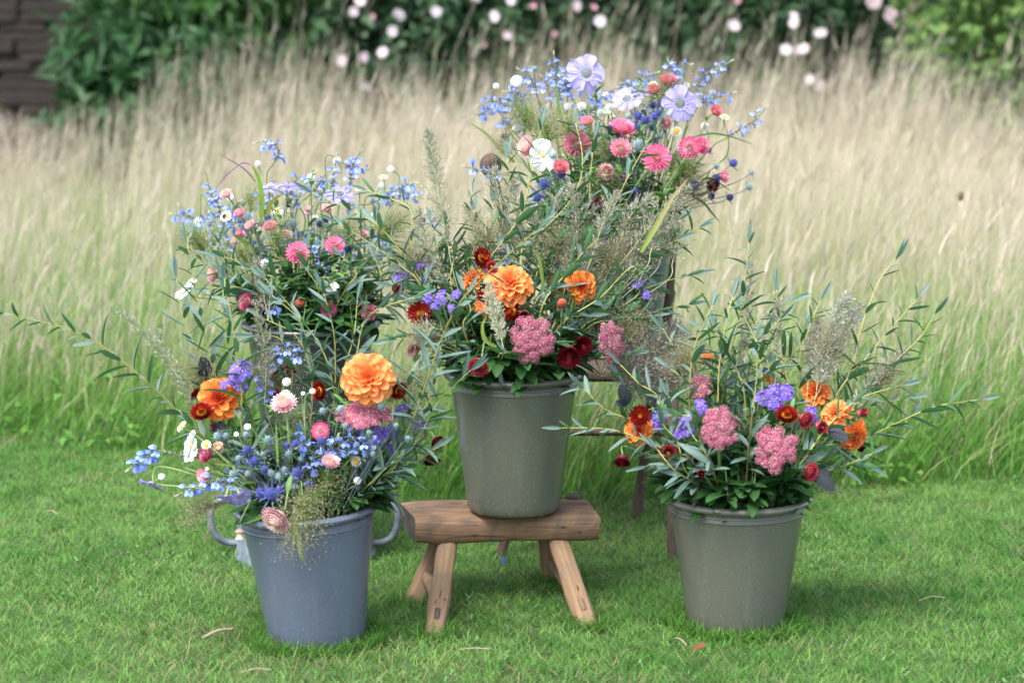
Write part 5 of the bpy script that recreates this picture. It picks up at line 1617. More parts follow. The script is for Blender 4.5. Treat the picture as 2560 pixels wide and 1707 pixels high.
willow(pB, [('3', 560, 1500), ('3', 520, 1300), ('3', 500, 1100), ('3', 490, 960)], WB, WGB, (-.12, -.1))
willow(pB, [('3', 400, 1540), ('3', 340, 1250), ('3', 280, 1040), ('3', 260, 880)], WB, WGB, (-.10, -.06))
willow(pB, [('3', 900, 1500), ('3', 760, 1280), ('3', 660, 1130), ('3', 530, 1080)], WB, WGB, (-.14, -.14))
willow(pB, [('3', 1420, 1540), ('3', 1330, 1360), ('3', 1230, 1180), ('3', 1240, 1030)], WB, WGB, (-.15, -.15))
willow(pB, [('3', 1480, 1500), ('3', 1560, 1350), ('3', 1650, 1220), ('3', 1530, 1080)], WB, WGB, (-.15, -.15), stemc=OLIVE)
willow(pB, [('3', 1850, 1560), ('3', 1840, 1300), ('3', 1810, 1100)], WB, WGB, (-.12, -.1), stemc=BROWN)
plume(pB, '3', [(900, 1560), (860, 1350), (810, 1100)], 190, "purplish grass plume in front of the zinc tub bouquet", "grass plumes on the zinc tub", -.15, .5, (.33, .27, .26))
rim_sprigs(pB, 14, "short dark leafy sprig at the rim of the dark green bucket", "rim foliage of the dark green bucket")
filler(pB, 24, "dark leafy filler stem in the mouth of the dark green bucket", "filler foliage on the zinc tub", .2, 'broad', (.03, .06))
for q, o in (([('3', 1700, 1400), ('3', 1900, 1200), ('3', 2100, 1050)], -.08), ([('3', 1300, 1300), ('3', 1450, 1250), ('3', 1700, 1180)], -.12), ([('3', 800, 1400), ('3', 600, 1330), ('3', 420, 1350)], -.12), ([('3', 1000, 1300), ('3', 880, 1230), ('3', 760, 1180)], -.13), ([('3', 1600, 1300), ('3', 1750, 1000), ('3', 1800, 800)], -.02), ([('3', 1900, 1500), ('3', 2050, 1350), ('3', 2200, 1200)], -.1), ([('3', 1100, 1250), ('3', 1000, 1050), ('3', 930, 950)], -.06), ([('3', 1700, 1560), ('3', 1950, 1480), ('3', 2150, 1480)], -.12)):
    willow(pB, q, WB, WGB, (o, o + .02))
filler(pB, 34, "fine leafy green stem filling the zinc tub bouquet", "fine foliage on the zinc tub", .34, 'small', (.02, .045), 1.3, 20)

# ================================================================== bouquet on the stool
dahlia(pC, '4', 1090, 540, 400, (.1, -.8, .75), "big orange dahlia behind the sedum in the stool bucket", 0, off=-.10)
dahlia(pC, '4', 790, 490, 230, (-.4, -.5, .8), "orange dahlia partly hidden behind the big one on the stool", 2, off=.0)
dahlia(pC, '4', 1690, 560, 270, (.35, -1, .25), "orange dahlia with a reddish heart above the salmon bud on the stool", 1, off=-.05, rows=5)
dahlia(pC, '4', 1500, 540, 210, (-.2, -.6, .6), "orange dahlia half hidden by willow leaves beside the salmon bud", 2, off=.03)
dahlia(pC, '4', 870, 720, 170, (-.2, -.9, .2), "small orange dahlia hidden behind the upright grass plume", 2, off=-.06, rows=4)
for a in ((850, 320, 175, (.65, -.75, .25), "red strawflower with golden eye, highest in the stool bucket", 'red', 1.0, -.04),
          (330, 785, 195, (-.2, -1, .25), "red strawflower with round yellow eye at the stool bouquet's outer edge", 'red', 1.0, -.06),
          (1110, 765, 175, (-.55, -.85, .1), "red strawflower with yellow eye between grass plume and sedum", 'red', 1.0, -.12),
          (830, 1215, 205, (-.25, -.9, -.5), "rosy red strawflower bowed over the stool bucket's rim", 'rose', 0.75, -.17),
          (940, 408, 115, (-.1, -.8, .5), "pinkish red closed strawflower in front of the golden-eyed one", 'rose', 0.0, -.08),
          (850, 645, 95, (-.2, -.8, .4), "red closed strawflower beside the upright grass plume", 'rose', 0.0, -.10),
          (1590, 1130, 190, (-.1, -.95, -.35), "large dark red closed strawflower low beside the sedum", 'wine', 0.5, -.15),
          (1690, 1045, 160, (.3, -.9, -.1), "dark red strawflower touching the second sedum on the stool", 'wine', 0.5, -.12),
          (1210, 805, 105, (0, -1, .1), "dark plum button resting on the round sedum", 'wine', 0.0, -.14),
          (160, 578, 95, (-.5, -.6, .2), "wine strawflower bud at the stool bouquet's outer edge", 'wine', 0.0, 0),
          (300, 1090, 120, (-.2, -.8, -.2), "faded wine strawflower low outside the stool bucket", 'dusky', 0.5, -.1),
          (430, 810, 100, (.2, -.5, .5), "small red strawflower behind the one at the stool bouquet's edge", 'red', 0.5, .0)):
    strawflower(pC, '4', *a[:5], a[5], a[6], a[7], SFG['C'])
bud(pC, '4', 1530, 700, 115, (0, -1, .25), "salmon pink dahlia bud in the stool bucket", off=-.12)
sedum(pC, '4', 1275, 1000, 400, 430, (.05, -1, .25), "large round deep pink sedum head in the stool bucket", -.16, .92)
sedum(pC, '4', 1930, 1020, 270, 370, (.45, -.8, .1), "deep pink sedum head leaning out of the stool bucket beside grey haze", -.10, .80)
for x, y, d, o in ((180, 475, 130, 0), (290, 380, 130, .03), (370, 375, 100, .03), (520, 650, 150, -.06), (640, 625, 95, -.05), (400, 660, 110, -.05), (470, 725, 90, -.06), (600, 745, 100, -.08), (350, 500, 80, 0), (940, 250, 75, .05), (1020, 270, 75, .05), (1060, 350, 75, .03),
                (1930, 490, 95, .02), (2160, 540, 95, 0), (2235, 625, 100, 0), (1950, 745, 95, 0), (1240, 400, 50, .05)):
    statice(pC, '4', x, y, d, "sprig of purple statice in the stool bouquet", "statice in the stool bucket", off=o)
GP = "grass plumes in the stool bucket"
plume(pC, '4', [(1020, 1010), (985, 850), (940, 700), (930, 570)], 190, "thick pale upright grass plume in front of the big orange dahlia", GP, -.17, 1.5, (.47, .45, .36))
plume(pC, '4', [(420, 980), (380, 890), (300, 760)], 150, "pale grass plume under the yellow-eyed strawflower on the stool", GP, -.08, .9, (.45, .44, .34))
plume(pC, '3', [(2420, 1000), (2340, 560), (2290, 260), (2250, 40)], 240, "tall grey grass plume rising highest at the stool bouquet's outer side", GP, .03, .8, (.40, .38, .32))
plume(pC, '4', [(560, 560), (420, 260), (330, -60)], 220, "tall grey grass plume between the zinc tub and stool bouquets", GP, .03, .7, (.40, .38, .32))
plume(pC, '4', [(1560, 520), (1610, 250), (1640, -40)], 240, "tall greyish grass plume behind the willow in the stool bucket", GP, .02, .9, (.40, .37, .31))
plume(pC, '5', [(1150, 1560), (1250, 1300), (1400, 1150)], 210, "feathery grass plume in front of the chair bucket", GP, .05, .9, (.44, .39, .33))
plume(pC, '5', [(1250, 1560), (1450, 1300), (1680, 1090)], 230, "feathery buff grass plume crossing the chair bucket's edge", GP, .04, .9, (.44, .39, .33))
plume(pC, '5', [(860, 1500), (850, 1250), (830, 1080)], 230, "feathery mauve-grey grass plume below the chair bouquet", GP, .03, .9, (.42, .37, .34))
plume(pC, '5', [(980, 1560), (1060, 1330), (1150, 1130)], 220, "feathery grass plume hiding the chair bucket's rim", GP, .0, .8, (.42, .38, .32))
plume(pC, '5', [(1400, 1560), (1440, 1440), (1500, 1320)], 220, "short feathery grass plume beside the chair bucket", GP, .02, .8, (.42, .38, .32))
plume(pC, '4', [(1800, 1000), (2000, 560), (2230, 230)], 230, "feathery grass plume leaning over the purple statice on the stool", GP, .0, .8, (.38, .36, .31))
plume(pC, '6', [(250, 700), (420, 660), (560, 560), (640, 480)], 260, "hazy mauve grass plume spreading from the stool bucket above the orange dahlia", GP, -.02, 2.0, (.34, .29, .29))
plume(pC, '6', [(260, 730), (430, 720), (560, 720), (660, 760)], 260, "hazy mauve grass plume drooping towards the lawn bucket", GP, -.03, 2.0, (.34, .29, .29))
plume(pC, '6', [(240, 680), (340, 560), (420, 440), (460, 380)], 190, "hazy mauve grass plume behind the leaning sedum", GP, .0, 2.0, (.34, .29, .29))
plume(pC, '6', [(280, 690), (400, 780), (500, 820), (560, 840)], 170, "hazy mauve grass plume drooping lowest beside the dark leaf", GP, -.03, 2.0, (.34, .29, .29))
for q, lb in (([(760, 1560), (720, 1330), (700, 1150)], "soft grass plume under the chair's blue thistles"), ([(1100, 1600), (1180, 1450), (1260, 1320)], "soft grass plume covering the middle of the chair bucket"),
              ([(640, 1600), (560, 1420), (520, 1260)], "soft grass plume below the chair's knob side"), ([(1300, 1600), (1330, 1480), (1330, 1330)], "soft grass plume before the chair bucket's wall"), ([(1480, 1600), (1560, 1450), (1620, 1300)], "soft grass plume at the chair bucket's edge")):
    plume(pC, '5', q, 240, lb, GP, .06, .9, (.42, .38, .32))
WC, WGC = "leafy willow stem in the stool bucket", "willow in the stool bucket"
willow(pC, [('3', 2230, 1350), ('3', 1910, 900), ('3', 1700, 740), ('3', 1275, 545)], "long willow stem leaning from the stool bucket across the zinc tub bouquet", WGC, (-.05, -.02), stemc=OLIVE)
willow(pC, [('4', 300, 480), ('3', 2110, 720), ('3', 1950, 600), ('3', 1735, 525)], WC, WGC, (0, .05), stemc=OLIVE)
willow(pC, [('4', 350, 560), ('3', 2050, 1180), ('3', 1780, 980), ('3', 1500, 800)], WC, WGC, (-.06, -.05), stemc=OLIVE)
willow(pC, [('4', 760, 600), ('5', 440, 1300), ('5', 520, 950), ('5', 600, 650)], "willow stem reaching up before the white cosmos of the chair bouquet", WGC, (-.05, .05))
willow(pC, [('4', 1150, 500), ('5', 890, 1330), ('5', 960, 960), ('5', 985, 720)], "brown willow stem reaching up through the middle of the chair bouquet", WGC, (-.02, .06), stemc=BROWN)
willow(pC, [('4', 1000, 500), ('5', 800, 1200), ('5', 900, 900), ('5', 850, 610)], WC, WGC, (-.02, .06))
willow(pC, [('4', 1250, 500), ('5', 1000, 1420), ('5', 1250, 980), ('5', 1465, 600)], "tallest willow stem of the stool bucket pointing at the chair's scabious", WGC, (-.02, .05), stemc=OLIVE * 1.2)
willow(pC, [('4', 500, 400), ('5', 300, 1400), ('5', 360, 1100), ('5', 350, 870)], WC, WGC, (0, .06))
willow(pC, [('4', 420, 360), ('5', 130, 1500), ('5', 60, 1250), ('5', 90, 1120)], WC, WGC, (0, .05))
willow(pC, [('4', 1350, 760), ('4', 1560, 450), ('4', 1700, 280), ('4', 1840, 150)], "willow stem ending in one large pale leaf above the stool bouquet", WGC, (-.12, -.08), (.06, .085), stemc=OLIVE * 1.2)
willow(pC, [('4', 1700, 900), ('4', 1950, 770), ('4', 2180, 600), ('6', 400, 130), ('6', 640, 0)], WC, WGC, (-.08, 0), stemc=OLIVE * 1.2)
willow(pC, [('4', 1750, 850), ('6', 330, 330), ('6', 560, 230), ('6', 740, 185)], WC, WGC, (-.04, .02), stemc=OLIVE)
willow(pC, [('4', 1650, 700), ('6', 250, 200), ('6', 420, 90), ('5', 1760, 1380)], WC, WGC, (0, .05))
willow(pC, [('4', 1600, 760), ('6', 300, 420), ('6', 520, 390), ('6', 700, 350)], WC, WGC, (-.06, 0), stemc=OLIVE)
willow(pC, [('4', 800, 800), ('4', 640, 560), ('4', 500, 300), ('4', 420, 20)], WC, WGC, (-.04, .05), stemc=OLIVE)
willow(pC, [('4', 1400, 650), ('4', 1420, 350), ('4', 1470, 60), ('5', 1290, 1330)], WC, WGC, (-.02, .05), stemc=OLIVE)
willow(pC, [('4', 900, 520), ('4', 980, 250), ('4', 1060, 0)], WC, WGC, (-.02, .04))
willow(pC, [('4', 720, 500), ('4', 800, 200), ('4', 790, -80)], WC, WGC, (-.02, .04), stemc=BROWN)
willow(pC, [('4', 1900, 780), ('4', 2050, 500), ('4', 2150, 250), ('4', 2350, 60)], WC, WGC, (-.05, .03))
willow(pC, [('4', 1500, 900), ('4', 1850, 650), ('4', 2100, 400), ('6', 450, 180)], WC, WGC, (-.12, -.1))
willow(pC, [('4', 1200, 1150), ('4', 1010, 1120), ('4', 1000, 1240)], WC, WGC, (-.17, -.19), (.03, .05))
willow(pC, [('4', 600, 1150), ('4', 560, 1000), ('4', 500, 840)], WC, WGC, (-.12, -.12))
willow(pC, [('4', 620, 900), ('4', 560, 700), ('4', 330, 600)], WC, WGC, (-.06, -.04))
ribbon(pC, '4', [(980, 1060), (880, 1000), (860, 880), (900, 800)], .011, "curled yellow-green blade beside the upright grass plume", (.20, .27, .06), -.17)
ribbon(pC, '5', [(1330, 1560), (1440, 1370), (1560, 1160), (1680, 1010)], .014, "long fresh green blade slanting past the chair bucket", (.19, .29, .045), .0, c1=(.34, .24, .15))
ribbon(pC, '4', [(1370, 560), (1340, 350), (1290, 230)], .010, "green blade between the two orange dahlias on the stool", (.17, .25, .05), -.03)
rim_sprigs(pC, 26, "short dark leafy sprig at the rim of the stool bucket", "rim foliage of the stool bucket")
filler(pC, 30, "dark leafy filler stem in the mouth of the stool bucket", "filler foliage in the stool bucket", .12, 'broad', (.04, .075), 1.2)
for q in ([('4', 1500, 560), ('4', 1600, 300), ('4', 1740, 60), ('5', 1500, 1400)], [('4', 1750, 640), ('4', 1900, 400), ('4', 2000, 150), ('4', 2080, -30)], [('4', 1850, 800), ('4', 2060, 640), ('4', 2200, 420), ('6', 520, 240)], [('4', 1550, 640), ('4', 1800, 500), ('4', 1960, 300)],
          [('4', 1300, 560), ('4', 1350, 300), ('4', 1300, 60)], [('4', 600, 560), ('4', 620, 300), ('4', 560, 60)], [('4', 1180, 420), ('4', 1200, 200), ('4', 1240, -60)]):
    willow(pC, q, WC, WGC, (-.04, .04))
for q, lb in (([(420, 1640), (330, 1350), (280, 1100), (250, 960)], "grass plume standing before the chair's back post"), ([(560, 1640), (470, 1400), (400, 1150), (380, 1000)], "grass plume beside the chair's back post"), ([(200, 1640), (130, 1400), (60, 1250)], "grass plume between the chair post and the zinc tub bouquet"),
              ([(900, 1640), (930, 1450), (960, 1240)], "grass plume in front of the chair bucket's rim"), ([(1560, 1640), (1600, 1500), (1560, 1380)], "grass plume hiding the chair's thin post"), ([(1350, 1700), (1420, 1580), (1500, 1480)], "low grass plume before the chair bucket")):
    plume(pC, '5', q, 230, lb, GP, .05, .9, (.40, .38, .31))
for q, lb in (([(1700, 620), (1950, 380), (2150, 120)], "grass plume in front of the chair bucket's flank"), ([(1800, 700), (2080, 520), (2300, 330)], "grass plume above the leaning sedum on the stool"), ([(1880, 760), (2120, 700), (2330, 600)], "grass plume spreading from the stool toward the meadow"), ([(1650, 560), (1800, 280), (1880, 20)], "grass plume behind the reddish-hearted dahlia on the stool")):
    plume(pC, '4', q, 230, lb, GP, .02, .9, (.38, .35, .31))
for k, (q, o) in enumerate((([('4', 700, 700), ('4', 560, 420), ('4', 380, 200)], 0), ([('4', 560, 640), ('4', 360, 420), ('4', 150, 300)], 0), ([('4', 650, 820), ('4', 400, 650), ('4', 120, 560)], -.06), ([('4', 620, 1050), ('4', 350, 960), ('4', 130, 1000)], -.10), ([('4', 640, 1120), ('4', 480, 1080), ('4', 330, 1180)], -.14),
                            ([('4', 1750, 900), ('4', 2000, 840), ('4', 2300, 800)], -.08), ([('4', 1700, 1080), ('4', 1900, 1150), ('4', 2100, 1120)], -.13), ([('4', 1500, 420), ('5', 1180, 1440), ('5', 1300, 1250)], .03), ([('4', 1700, 500), ('5', 1400, 1480), ('5', 1600, 1330)], .03), ([('4', 650, 350), ('5', 200, 1450), ('5', 240, 1200)], .03), ([('4', 850, 350), ('5', 560, 1400), ('5', 700, 1180)], .04),
                            ([('4', 1000, 760), ('4', 1240, 690), ('4', 1400, 600)], -.12), ([('4', 1450, 900), ('4', 1560, 820), ('4', 1740, 800)], -.13), ([('4', 700, 900), ('4', 760, 760), ('4', 700, 600)], -.12))):
    willow(pC, q, WC, WGC, (o, o + .02))
filler(pC, 10, "fine leafy green stem in the stool bucket", "fine foliage in the stool bucket", .22, 'small', (.02, .045), 1.1, 16)

# ================================================================== bouquet on the chair
S_ = "blue salvia spike in the bouquet on the chair"; G_ = "salvia in the chair bucket"
scabious(pD, '5', 928, 245, 270, (.05, -1, .25), "large lavender scabious facing out at the top of the chair bouquet", 0, .0)
scabious(pD, '5', 1228, 440, 225, (-.25, -.6, .75), "lavender scabious tilted upward in the middle of the chair bouquet", 0, -.02)
scabious(pD, '5', 1615, 465, 255, (.05, -1, .2), "large lavender scabious facing out above the yellow-centred everlasting on the chair", 0, -.04)
for a in ((1445, 868, 195, (.05, -1, .3), "bright pink round strawflower facing out of the chair bouquet", 'hot', 1.0, -.24),
          (1690, 792, 155, (-.2, -1, .15), "magenta strawflower with a white ring in the chair bouquet", 'whitepink', 1.0, -.18),
          (1775, 780, 130, (.5, -.7, .3), "pink strawflower behind the white-ringed one on the chair", 'hot', 1.0, -.12),
          (1190, 655, 190, (.1, -.5, .9), "hot pink strawflower opening upward in the chair bouquet", 'hot', 1.0, -.06),
          (1180, 805, 165, (.0, -.8, .5), "paler pink strawflower below the upward-opening one on the chair", 'pink', 0.75, -.16),
          (860, 765, 190, (-.1, -.9, .3), "dusty pink strawflower veiled by green haze on the chair", 'dusky', 1.0, -.12),
          (490, 785, 160, (-.8, -.5, .2), "pale pink strawflower beside the white cosmos on the chair", 'pale', 1.0, -.02),
          (740, 940, 125, (.1, -.7, .5), "red strawflower low in the chair bouquet", 'coral', 0.75, -.16),
          (1080, 960, 120, (-.2, -.6, -.2), "withered pale pink strawflower low in the chair bouquet", 'pale', 0.5, -.16),
          (935, 605, 105, (-.1, -.6, .7), "pink strawflower behind the green haze on the chair", 'pink', 0.75, .02),
          (1010, 1190, 90, (0, -.8, -.2), "small dusky strawflower above the chair bucket's rim", 'dusky', 0.5, -.15),
          (1935, 1005, 105, (.6, -.6, .1), "pale pink strawflower at the chair bouquet's outer edge by the thistles", 'pink', 0.75, -.02),
          (1850, 1062, 100, (.3, -.8, -.1), "dark red strawflower among blue thistles beside the chair", 'wine', 0.5, -.04),
          (1530, 305, 135, (0, -.5, .8), "coral red strawflower near the top of the chair bouquet", 'coral', 0.75, .03),
          (1430, 375, 110, (-.2, -.6, .6), "coral strawflower behind a yellow-topped everlasting on the chair", 'coral', 0.75, .04),
          (1880, 528, 100, (.3, -.7, .4), "coral red strawflower under the outer salvia spikes on the chair", 'coral', 0.75, .0),
          (1520, 620, 70, (.0, -.7, .5), "small pink bud under the large scabious on the chair", 'pink', 0.0, -.02),
          (1200, 1000, 80, (.0, -.7, .1), "pale bud low in the chair bouquet", 'pale', 0.0, -.16)):
    strawflower(pD, '5', *a[:5], a[5], a[6], a[7], SFG['D'])
white_flower(pD, '5', 605, 850, 235, (.45, -.75, .25), "white cosmos with overlapping petals facing sideways in the chair bouquet", -.12)
for q in ([(380, 490), (240, 450), (125, 490)], [(370, 480), (260, 500), (100, 560)], [(480, 500), (400, 400), (330, 380)], [(560, 400), (520, 280), (430, 215)], [(720, 330), (700, 230), (690, 100)], [(790, 400), (790, 280), (820, 160)],
          [(660, 430), (640, 330), (600, 270)], [(1040, 470), (970, 410), (880, 360)], [(990, 500), (1040, 420), (1155, 350)], [(1210, 390), (1330, 280), (1450, 240)], [(1300, 370), (1230, 330), (1190, 320)], [(1540, 270), (1580, 210), (1695, 180)], [(1520, 260), (1540, 200), (1530, 150)],
          [(1740, 390), (1780, 270), (1900, 210), (1995, 155)], [(1760, 470), (1860, 430), (2015, 385)], [(1600, 350), (1590, 290), (1620, 230)], [(380, 420), (440, 390), (470, 420)], [(720, 480), (730, 380), (740, 320)], [(1400, 420), (1390, 350), (1350, 300)], [(820, 420), (780, 330), (740, 260)],
          [(330, 640), (320, 610), (310, 590)], [(960, 560), (930, 540), (900, 510)]):
    salvia(pD, '5', q, S_, G_)
salvia(pD, '5', [(1960, 720), (2070, 650), (2180, 580), (2255, 490)], "lone sparse salvia spike pointing out over the meadow from the chair bouquet", G_, .0, .6)
salvia(pD, '5', [(300, 990), (160, 960), (30, 930)], "sparse salvia spike pointing out below the chair's knob", G_, -.14, .7)
AG = "white everlastings in the chair bucket"
for x, y, d, n in ((1590, 677, 85, (0, -.9, .5)), (1415, 328, 80, (0, -.35, 1)), (390, 378, 66, (0, -.4, 1)), (1945, 570, 75, (.2, -.4, 1)), (1445, 440, 46, (0, -.5, .9)), (1090, 535, 46, (0, -.4, .9)), (1125, 565, 40, (0, -.4, 1))):
    ammobium(pD, '5', x, y, d, n, 'daisy', "white everlasting with yellow centre in the chair bouquet", AG)
for x, y, d in ((265, 340, 44), (415, 305, 82), (895, 490, 62), (1100, 500, 62), (1030, 540, 62), (1465, 707, 56), (1510, 690, 52), (1600, 800, 38), (1665, 337, 46), (790, 490, 56), (655, 490, 54), (545, 375, 42), (1760, 480, 38), (1800, 635, 58), (1070, 405, 42), (405, 650, 44), (1020, 610, 36), (830, 480, 50), (1470, 400, 44)):
    ammobium(pD, '5', x, y, d, (R.uniform(-.6, .6), -.5, .8), 'ball', "closed white everlasting button in the chair bouquet", AG)
HD = "sea hollies in the chair bucket"
for x, y, d, c, o in ((330, 715, 58, 'dark', None), (620, 1055, 76, 'blue', -.18), (745, 985, 72, 'blue', -.16), (560, 1155, 82, 'blue', -.18), (1310, 558, 66, 'blue', -.04), (1415, 480, 50, 'dark', 0), (1465, 470, 44, 'blue', 0), (1360, 592, 64, 'blue', -.05), (1430, 562, 54, 'blue', -.04), (1462, 535, 50, 'blue', -.04), (1412, 640, 54, 'dark', -.06), (1300, 640, 54, 'blue', -.06),
                      (1720, 1072, 84, 'dark', -.08), (1870, 1088, 54, 'dark', -.04), (1895, 1015, 50, 'dark', -.06), (1830, 810, 44, 'dark', -.06), (1100, 650, 50, 'dark', -.08), (1290, 1110, 50, 'blue', -.14), (1500, 600, 44, 'blue', -.02)):
    holly(pD, '5', x, y, d, c, "blue sea holly head clustered in the chair bouquet", HD, o)
for x, y, d, c, lb in ((2010, 905, 62, 'blue', "blue sea holly ball standing out alone beside the chair bouquet"), (2130, 1080, 52, 'grey', "grey sea holly ball at the end of a thin blue stalk by the chair"), (2145, 975, 38, 'grey', "tiny green sea holly ball furthest out by the chair"),
                   (1985, 1157, 54, 'dark', "dark sea holly ball lowest beside the chair bouquet"), (1848, 1145, 54, 'dark', "dark sea holly ball under the dark red strawflower by the chair"), (1885, 928, 42, 'grey', "green sea holly ball near the pale pink strawflower by the chair"), (550, 215, 46, 'grey', "fuzzy grey sea holly ball among the chair's topmost salvia")):
    holly(pD, '5', x, y, d, c, lb, HD, -.02)
for x, y, d in ((1315, 770, 84), (1130, 740, 44), (690, 850, 40), (1240, 560, 44)):
    holly(pD, '5', x, y, d, 'grey', "pale grey-green sea holly head in the chair bouquet", HD, -.12)
mist(pD, '5', 640, 700, 280, "light green panic grass haze on the chair bouquet", MG, (-.1, -.2, 1), -.04, 260)
mist(pD, '5', 800, 680, 230, "green panic grass haze beside the dusty pink strawflower", MG, (.1, -.3, .8), -.08, 200)
mist(pD, '5', 1600, 980, 300, "dark green panic grass haze spreading toward the thistles by the chair", MG, (1, -.3, .35), -.06, 260, True, .6)
mist(pD, '5', 1580, 1060, 300, "brownish panic grass haze below the thistles by the chair", MG, (.8, -.3, -.25), -.05, 200, False, .7)
mist(pD, '5', 1050, 1060, 230, "dark green panic grass tuft low in the chair bouquet", MG, (0, -.5, .4), -.14, 200)
mist(pD, '5', 340, 800, 200, "pale brown panic grass haze in front of the chair's knob", MG, (-.3, -.3, .3), -.1, 120, False)
ribbon(pD, '5', [(760, 640), (735, 540), (715, 420), (708, 290)], .010, "upright green blade under the chair's topmost salvia", (.13, .26, .05), -.05)
ribbon(pD, '5', [(400, 900), (300, 810), (200, 700), (75, 610)], .013, "green blade slanting out above the chair's knob", (.13, .24, .05), -.05, c1=(.25, .28, .12))
ribbon(pD, '5', [(1700, 720), (1850, 690), (2000, 715), (2155, 770)], .007, "narrow arching blade reaching out over the meadow from the chair", (.17, .27, .12), -.03)
ribbon(pD, '5', [(1640, 1120), (1780, 1190), (1850, 1270), (1915, 1345)], .008, "dark green blade drooping towards the meadow beside the chair", (.06, .14, .03), -.03)
ribbon(pD, '5', [(1700, 1150), (1800, 1020), (1900, 1050), (1995, 1115)], .007, "short dark blade between the thistles by the chair", (.06, .14, .03), -.03)
ribbon(pD, '5', [(1600, 1160), (1740, 1140), (1850, 1100)], .007, "short green blade under the dark red strawflower by the chair", (.07, .16, .03), -.02)
ribbon(pD, '5', [(1900, 910), (1960, 850), (1975, 740), (1940, 590)], .005, "curving thin green stalk blade by the chair's outer everlasting", (.17, .27, .07), -.03)
rim_sprigs(pD, 16, "short dark leafy sprig at the rim of the chair bucket", "rim foliage of the chair bucket")
filler(pD, 26, "dark leafy filler stem in the mouth of the chair bucket", "filler foliage in the chair bucket", .24, 'broad', (.03, .06), 1.25)
filler(pD, 44, "fine leafy green stem filling the chair bouquet", "fine foliage in the chair bucket", .36, 'small', (.02, .045), 1.5, 22)

# ================================================================== bouquet in the bucket on the lawn
sedum(pE, '6', 868, 1025, 225, 250, (-.1, -1, .30), "round pink sedum head, upper one of the pair in the lawn bucket", -.15)
sedum(pE, '6', 1165, 1140, 270, 270, (.05, -1, .22), "round pink sedum head, lower and larger one in the lawn bucket", -.17, .95)
sedum(pE, '6', 765, 805, 150, 150, (-.3, -.8, .5), "pink sedum head behind the willow leaves of the lawn bucket", -.02, .9)
dahlia(pE, '6', 1395, 830, 165, (.0, -.8, .6), "yellow-orange dahlia behind the fluffy plume in the lawn bucket", 1, off=.03, rows=5)
dahlia(pE, '6', 1500, 940, 175, (-.45, -.6, .75), "orange dahlia tilted upward beside the purple statice on the lawn", 0, off=-.06)
dahlia(pE, '6', 1605, 1065, 200, (.75, -.6, -.35), "orange dahlia nodding outward at the lawn bucket's edge", 2, off=-.06)
dahlia(pE, '6', 428, 1035, 170, (-.35, -.85, .1), "orange dahlia under the dark-eyed strawflower beside the chair leg", 1, off=-.06, rows=5)
dahlia(pE, '6', 1140, 745, 90, (.5, -.4, .6), "small orange dahlia glimpsed between willow leaves of the lawn bucket", 2, off=.10, rows=4)
dahlia(pE, '6', 800, 640, 80, (-.3, -.5, .5), "small orange dahlia glimpsed above the hidden sedum", 2, off=.10, rows=4)
for a in ((435, 955, 115, (-.05, -1, .15), "dark red strawflower with glowing yellow eye above the orange dahlia by the chair leg", 'red', 1.0, -.09),
          (1235, 955, 125, (.0, -.6, .8), "red strawflower opening upward between the two sedums and statice", 'red', 1.0, -.11),
          (1330, 975, 110, (.55, -.7, -.2), "red strawflower turned away beside the purple statice on the lawn", 'rose', 0.75, -.10),
          (1355, 1260, 115, (.75, -.75, .05), "rosy red strawflower with yellow eye beside the larger sedum", 'rose', 0.75, -.17),
          (340, 1195, 82, (-.1, -.6, -.6), "wine strawflower bud hanging in front of the chair leg", 'wine', 0.5, -.05),
          (590, 1150, 92, (-.1, -.9, -.1), "wine strawflower bud at the lawn bucket's outer edge", 'rose', 0.5, -.12),
          (1415, 1020, 78, (.3, -.8, .2), "closed red strawflower beside the dark dahlia leaf", 'rose', 0.0, -.1),
          (1642, 945, 62, (.4, -.7, .4), "dusky closed bud above the nodding orange dahlia", 'bud', 0.0, -.04),
          (1640, 1135, 46, (.3, -.7, .0), "wine bud under the nodding orange dahlia", 'wine', 0.0, -.04),
          (768, 1270, 48, (0, -1, .2), "dark plum bud low in front of the lawn bucket", 'wine', 0.0, -.19)):
    strawflower(pE, '6', *a[:5], a[5], a[6], a[7], SFG['E'])
for x, y, d, o in ((1170, 830, 120, -.04), (1230, 830, 110, -.04), (1110, 860, 110, -.05), (1170, 890, 100, -.06), (1370, 945, 100, -.08), (1380, 985, 70, -.08), (765, 905, 95, -.08), (690, 985, 90, -.1), (700, 1040, 80, -.1), (650, 1050, 80, -.1), (545, 960, 85, -.06), (525, 1005, 80, -.06), (765, 595, 66, .05), (880, 622, 45, .06), (985, 672, 45, .05), (1035, 790, 60, .03), (1110, 705, 45, .04), (700, 690, 50, .04)):
    statice(pE, '6', x, y, d, "sprig of purple statice in the lawn bucket", "statice in the lawn bucket", off=o)
GP = "grass plumes in the lawn bucket"
plume(pE, '6', [(1400, 790), (1430, 620), (1500, 430), (1570, 300)], 150, "fluffy grey grass plume, fullest above the lawn bucket", GP, .02, 1.4, (.42, .40, .36))
plume(pE, '6', [(1420, 800), (1500, 620), (1570, 460), (1640, 360)], 130, "fluffy grey grass plume overlapping the fullest one on the lawn", GP, .03, 1.2, (.42, .40, .36))
plume(pE, '6', [(1350, 780), (1370, 600), (1410, 450)], 130, "mauve-grey grass plume behind the fullest one on the lawn", GP, .05, 1.0, (.40, .36, .36))
plume(pE, '6', [(1600, 900), (1700, 760), (1790, 680), (1880, 600)], 110, "grey grass plume slanting out beside the yellow-stemmed willow", GP, .0, 1.3, (.42, .41, .35))
plume(pE, '6', [(980, 700), (1010, 450), (1040, 120)], 70, "thin upright grass plume among the willow tips on the lawn", GP, .03, .6, (.42, .38, .32))
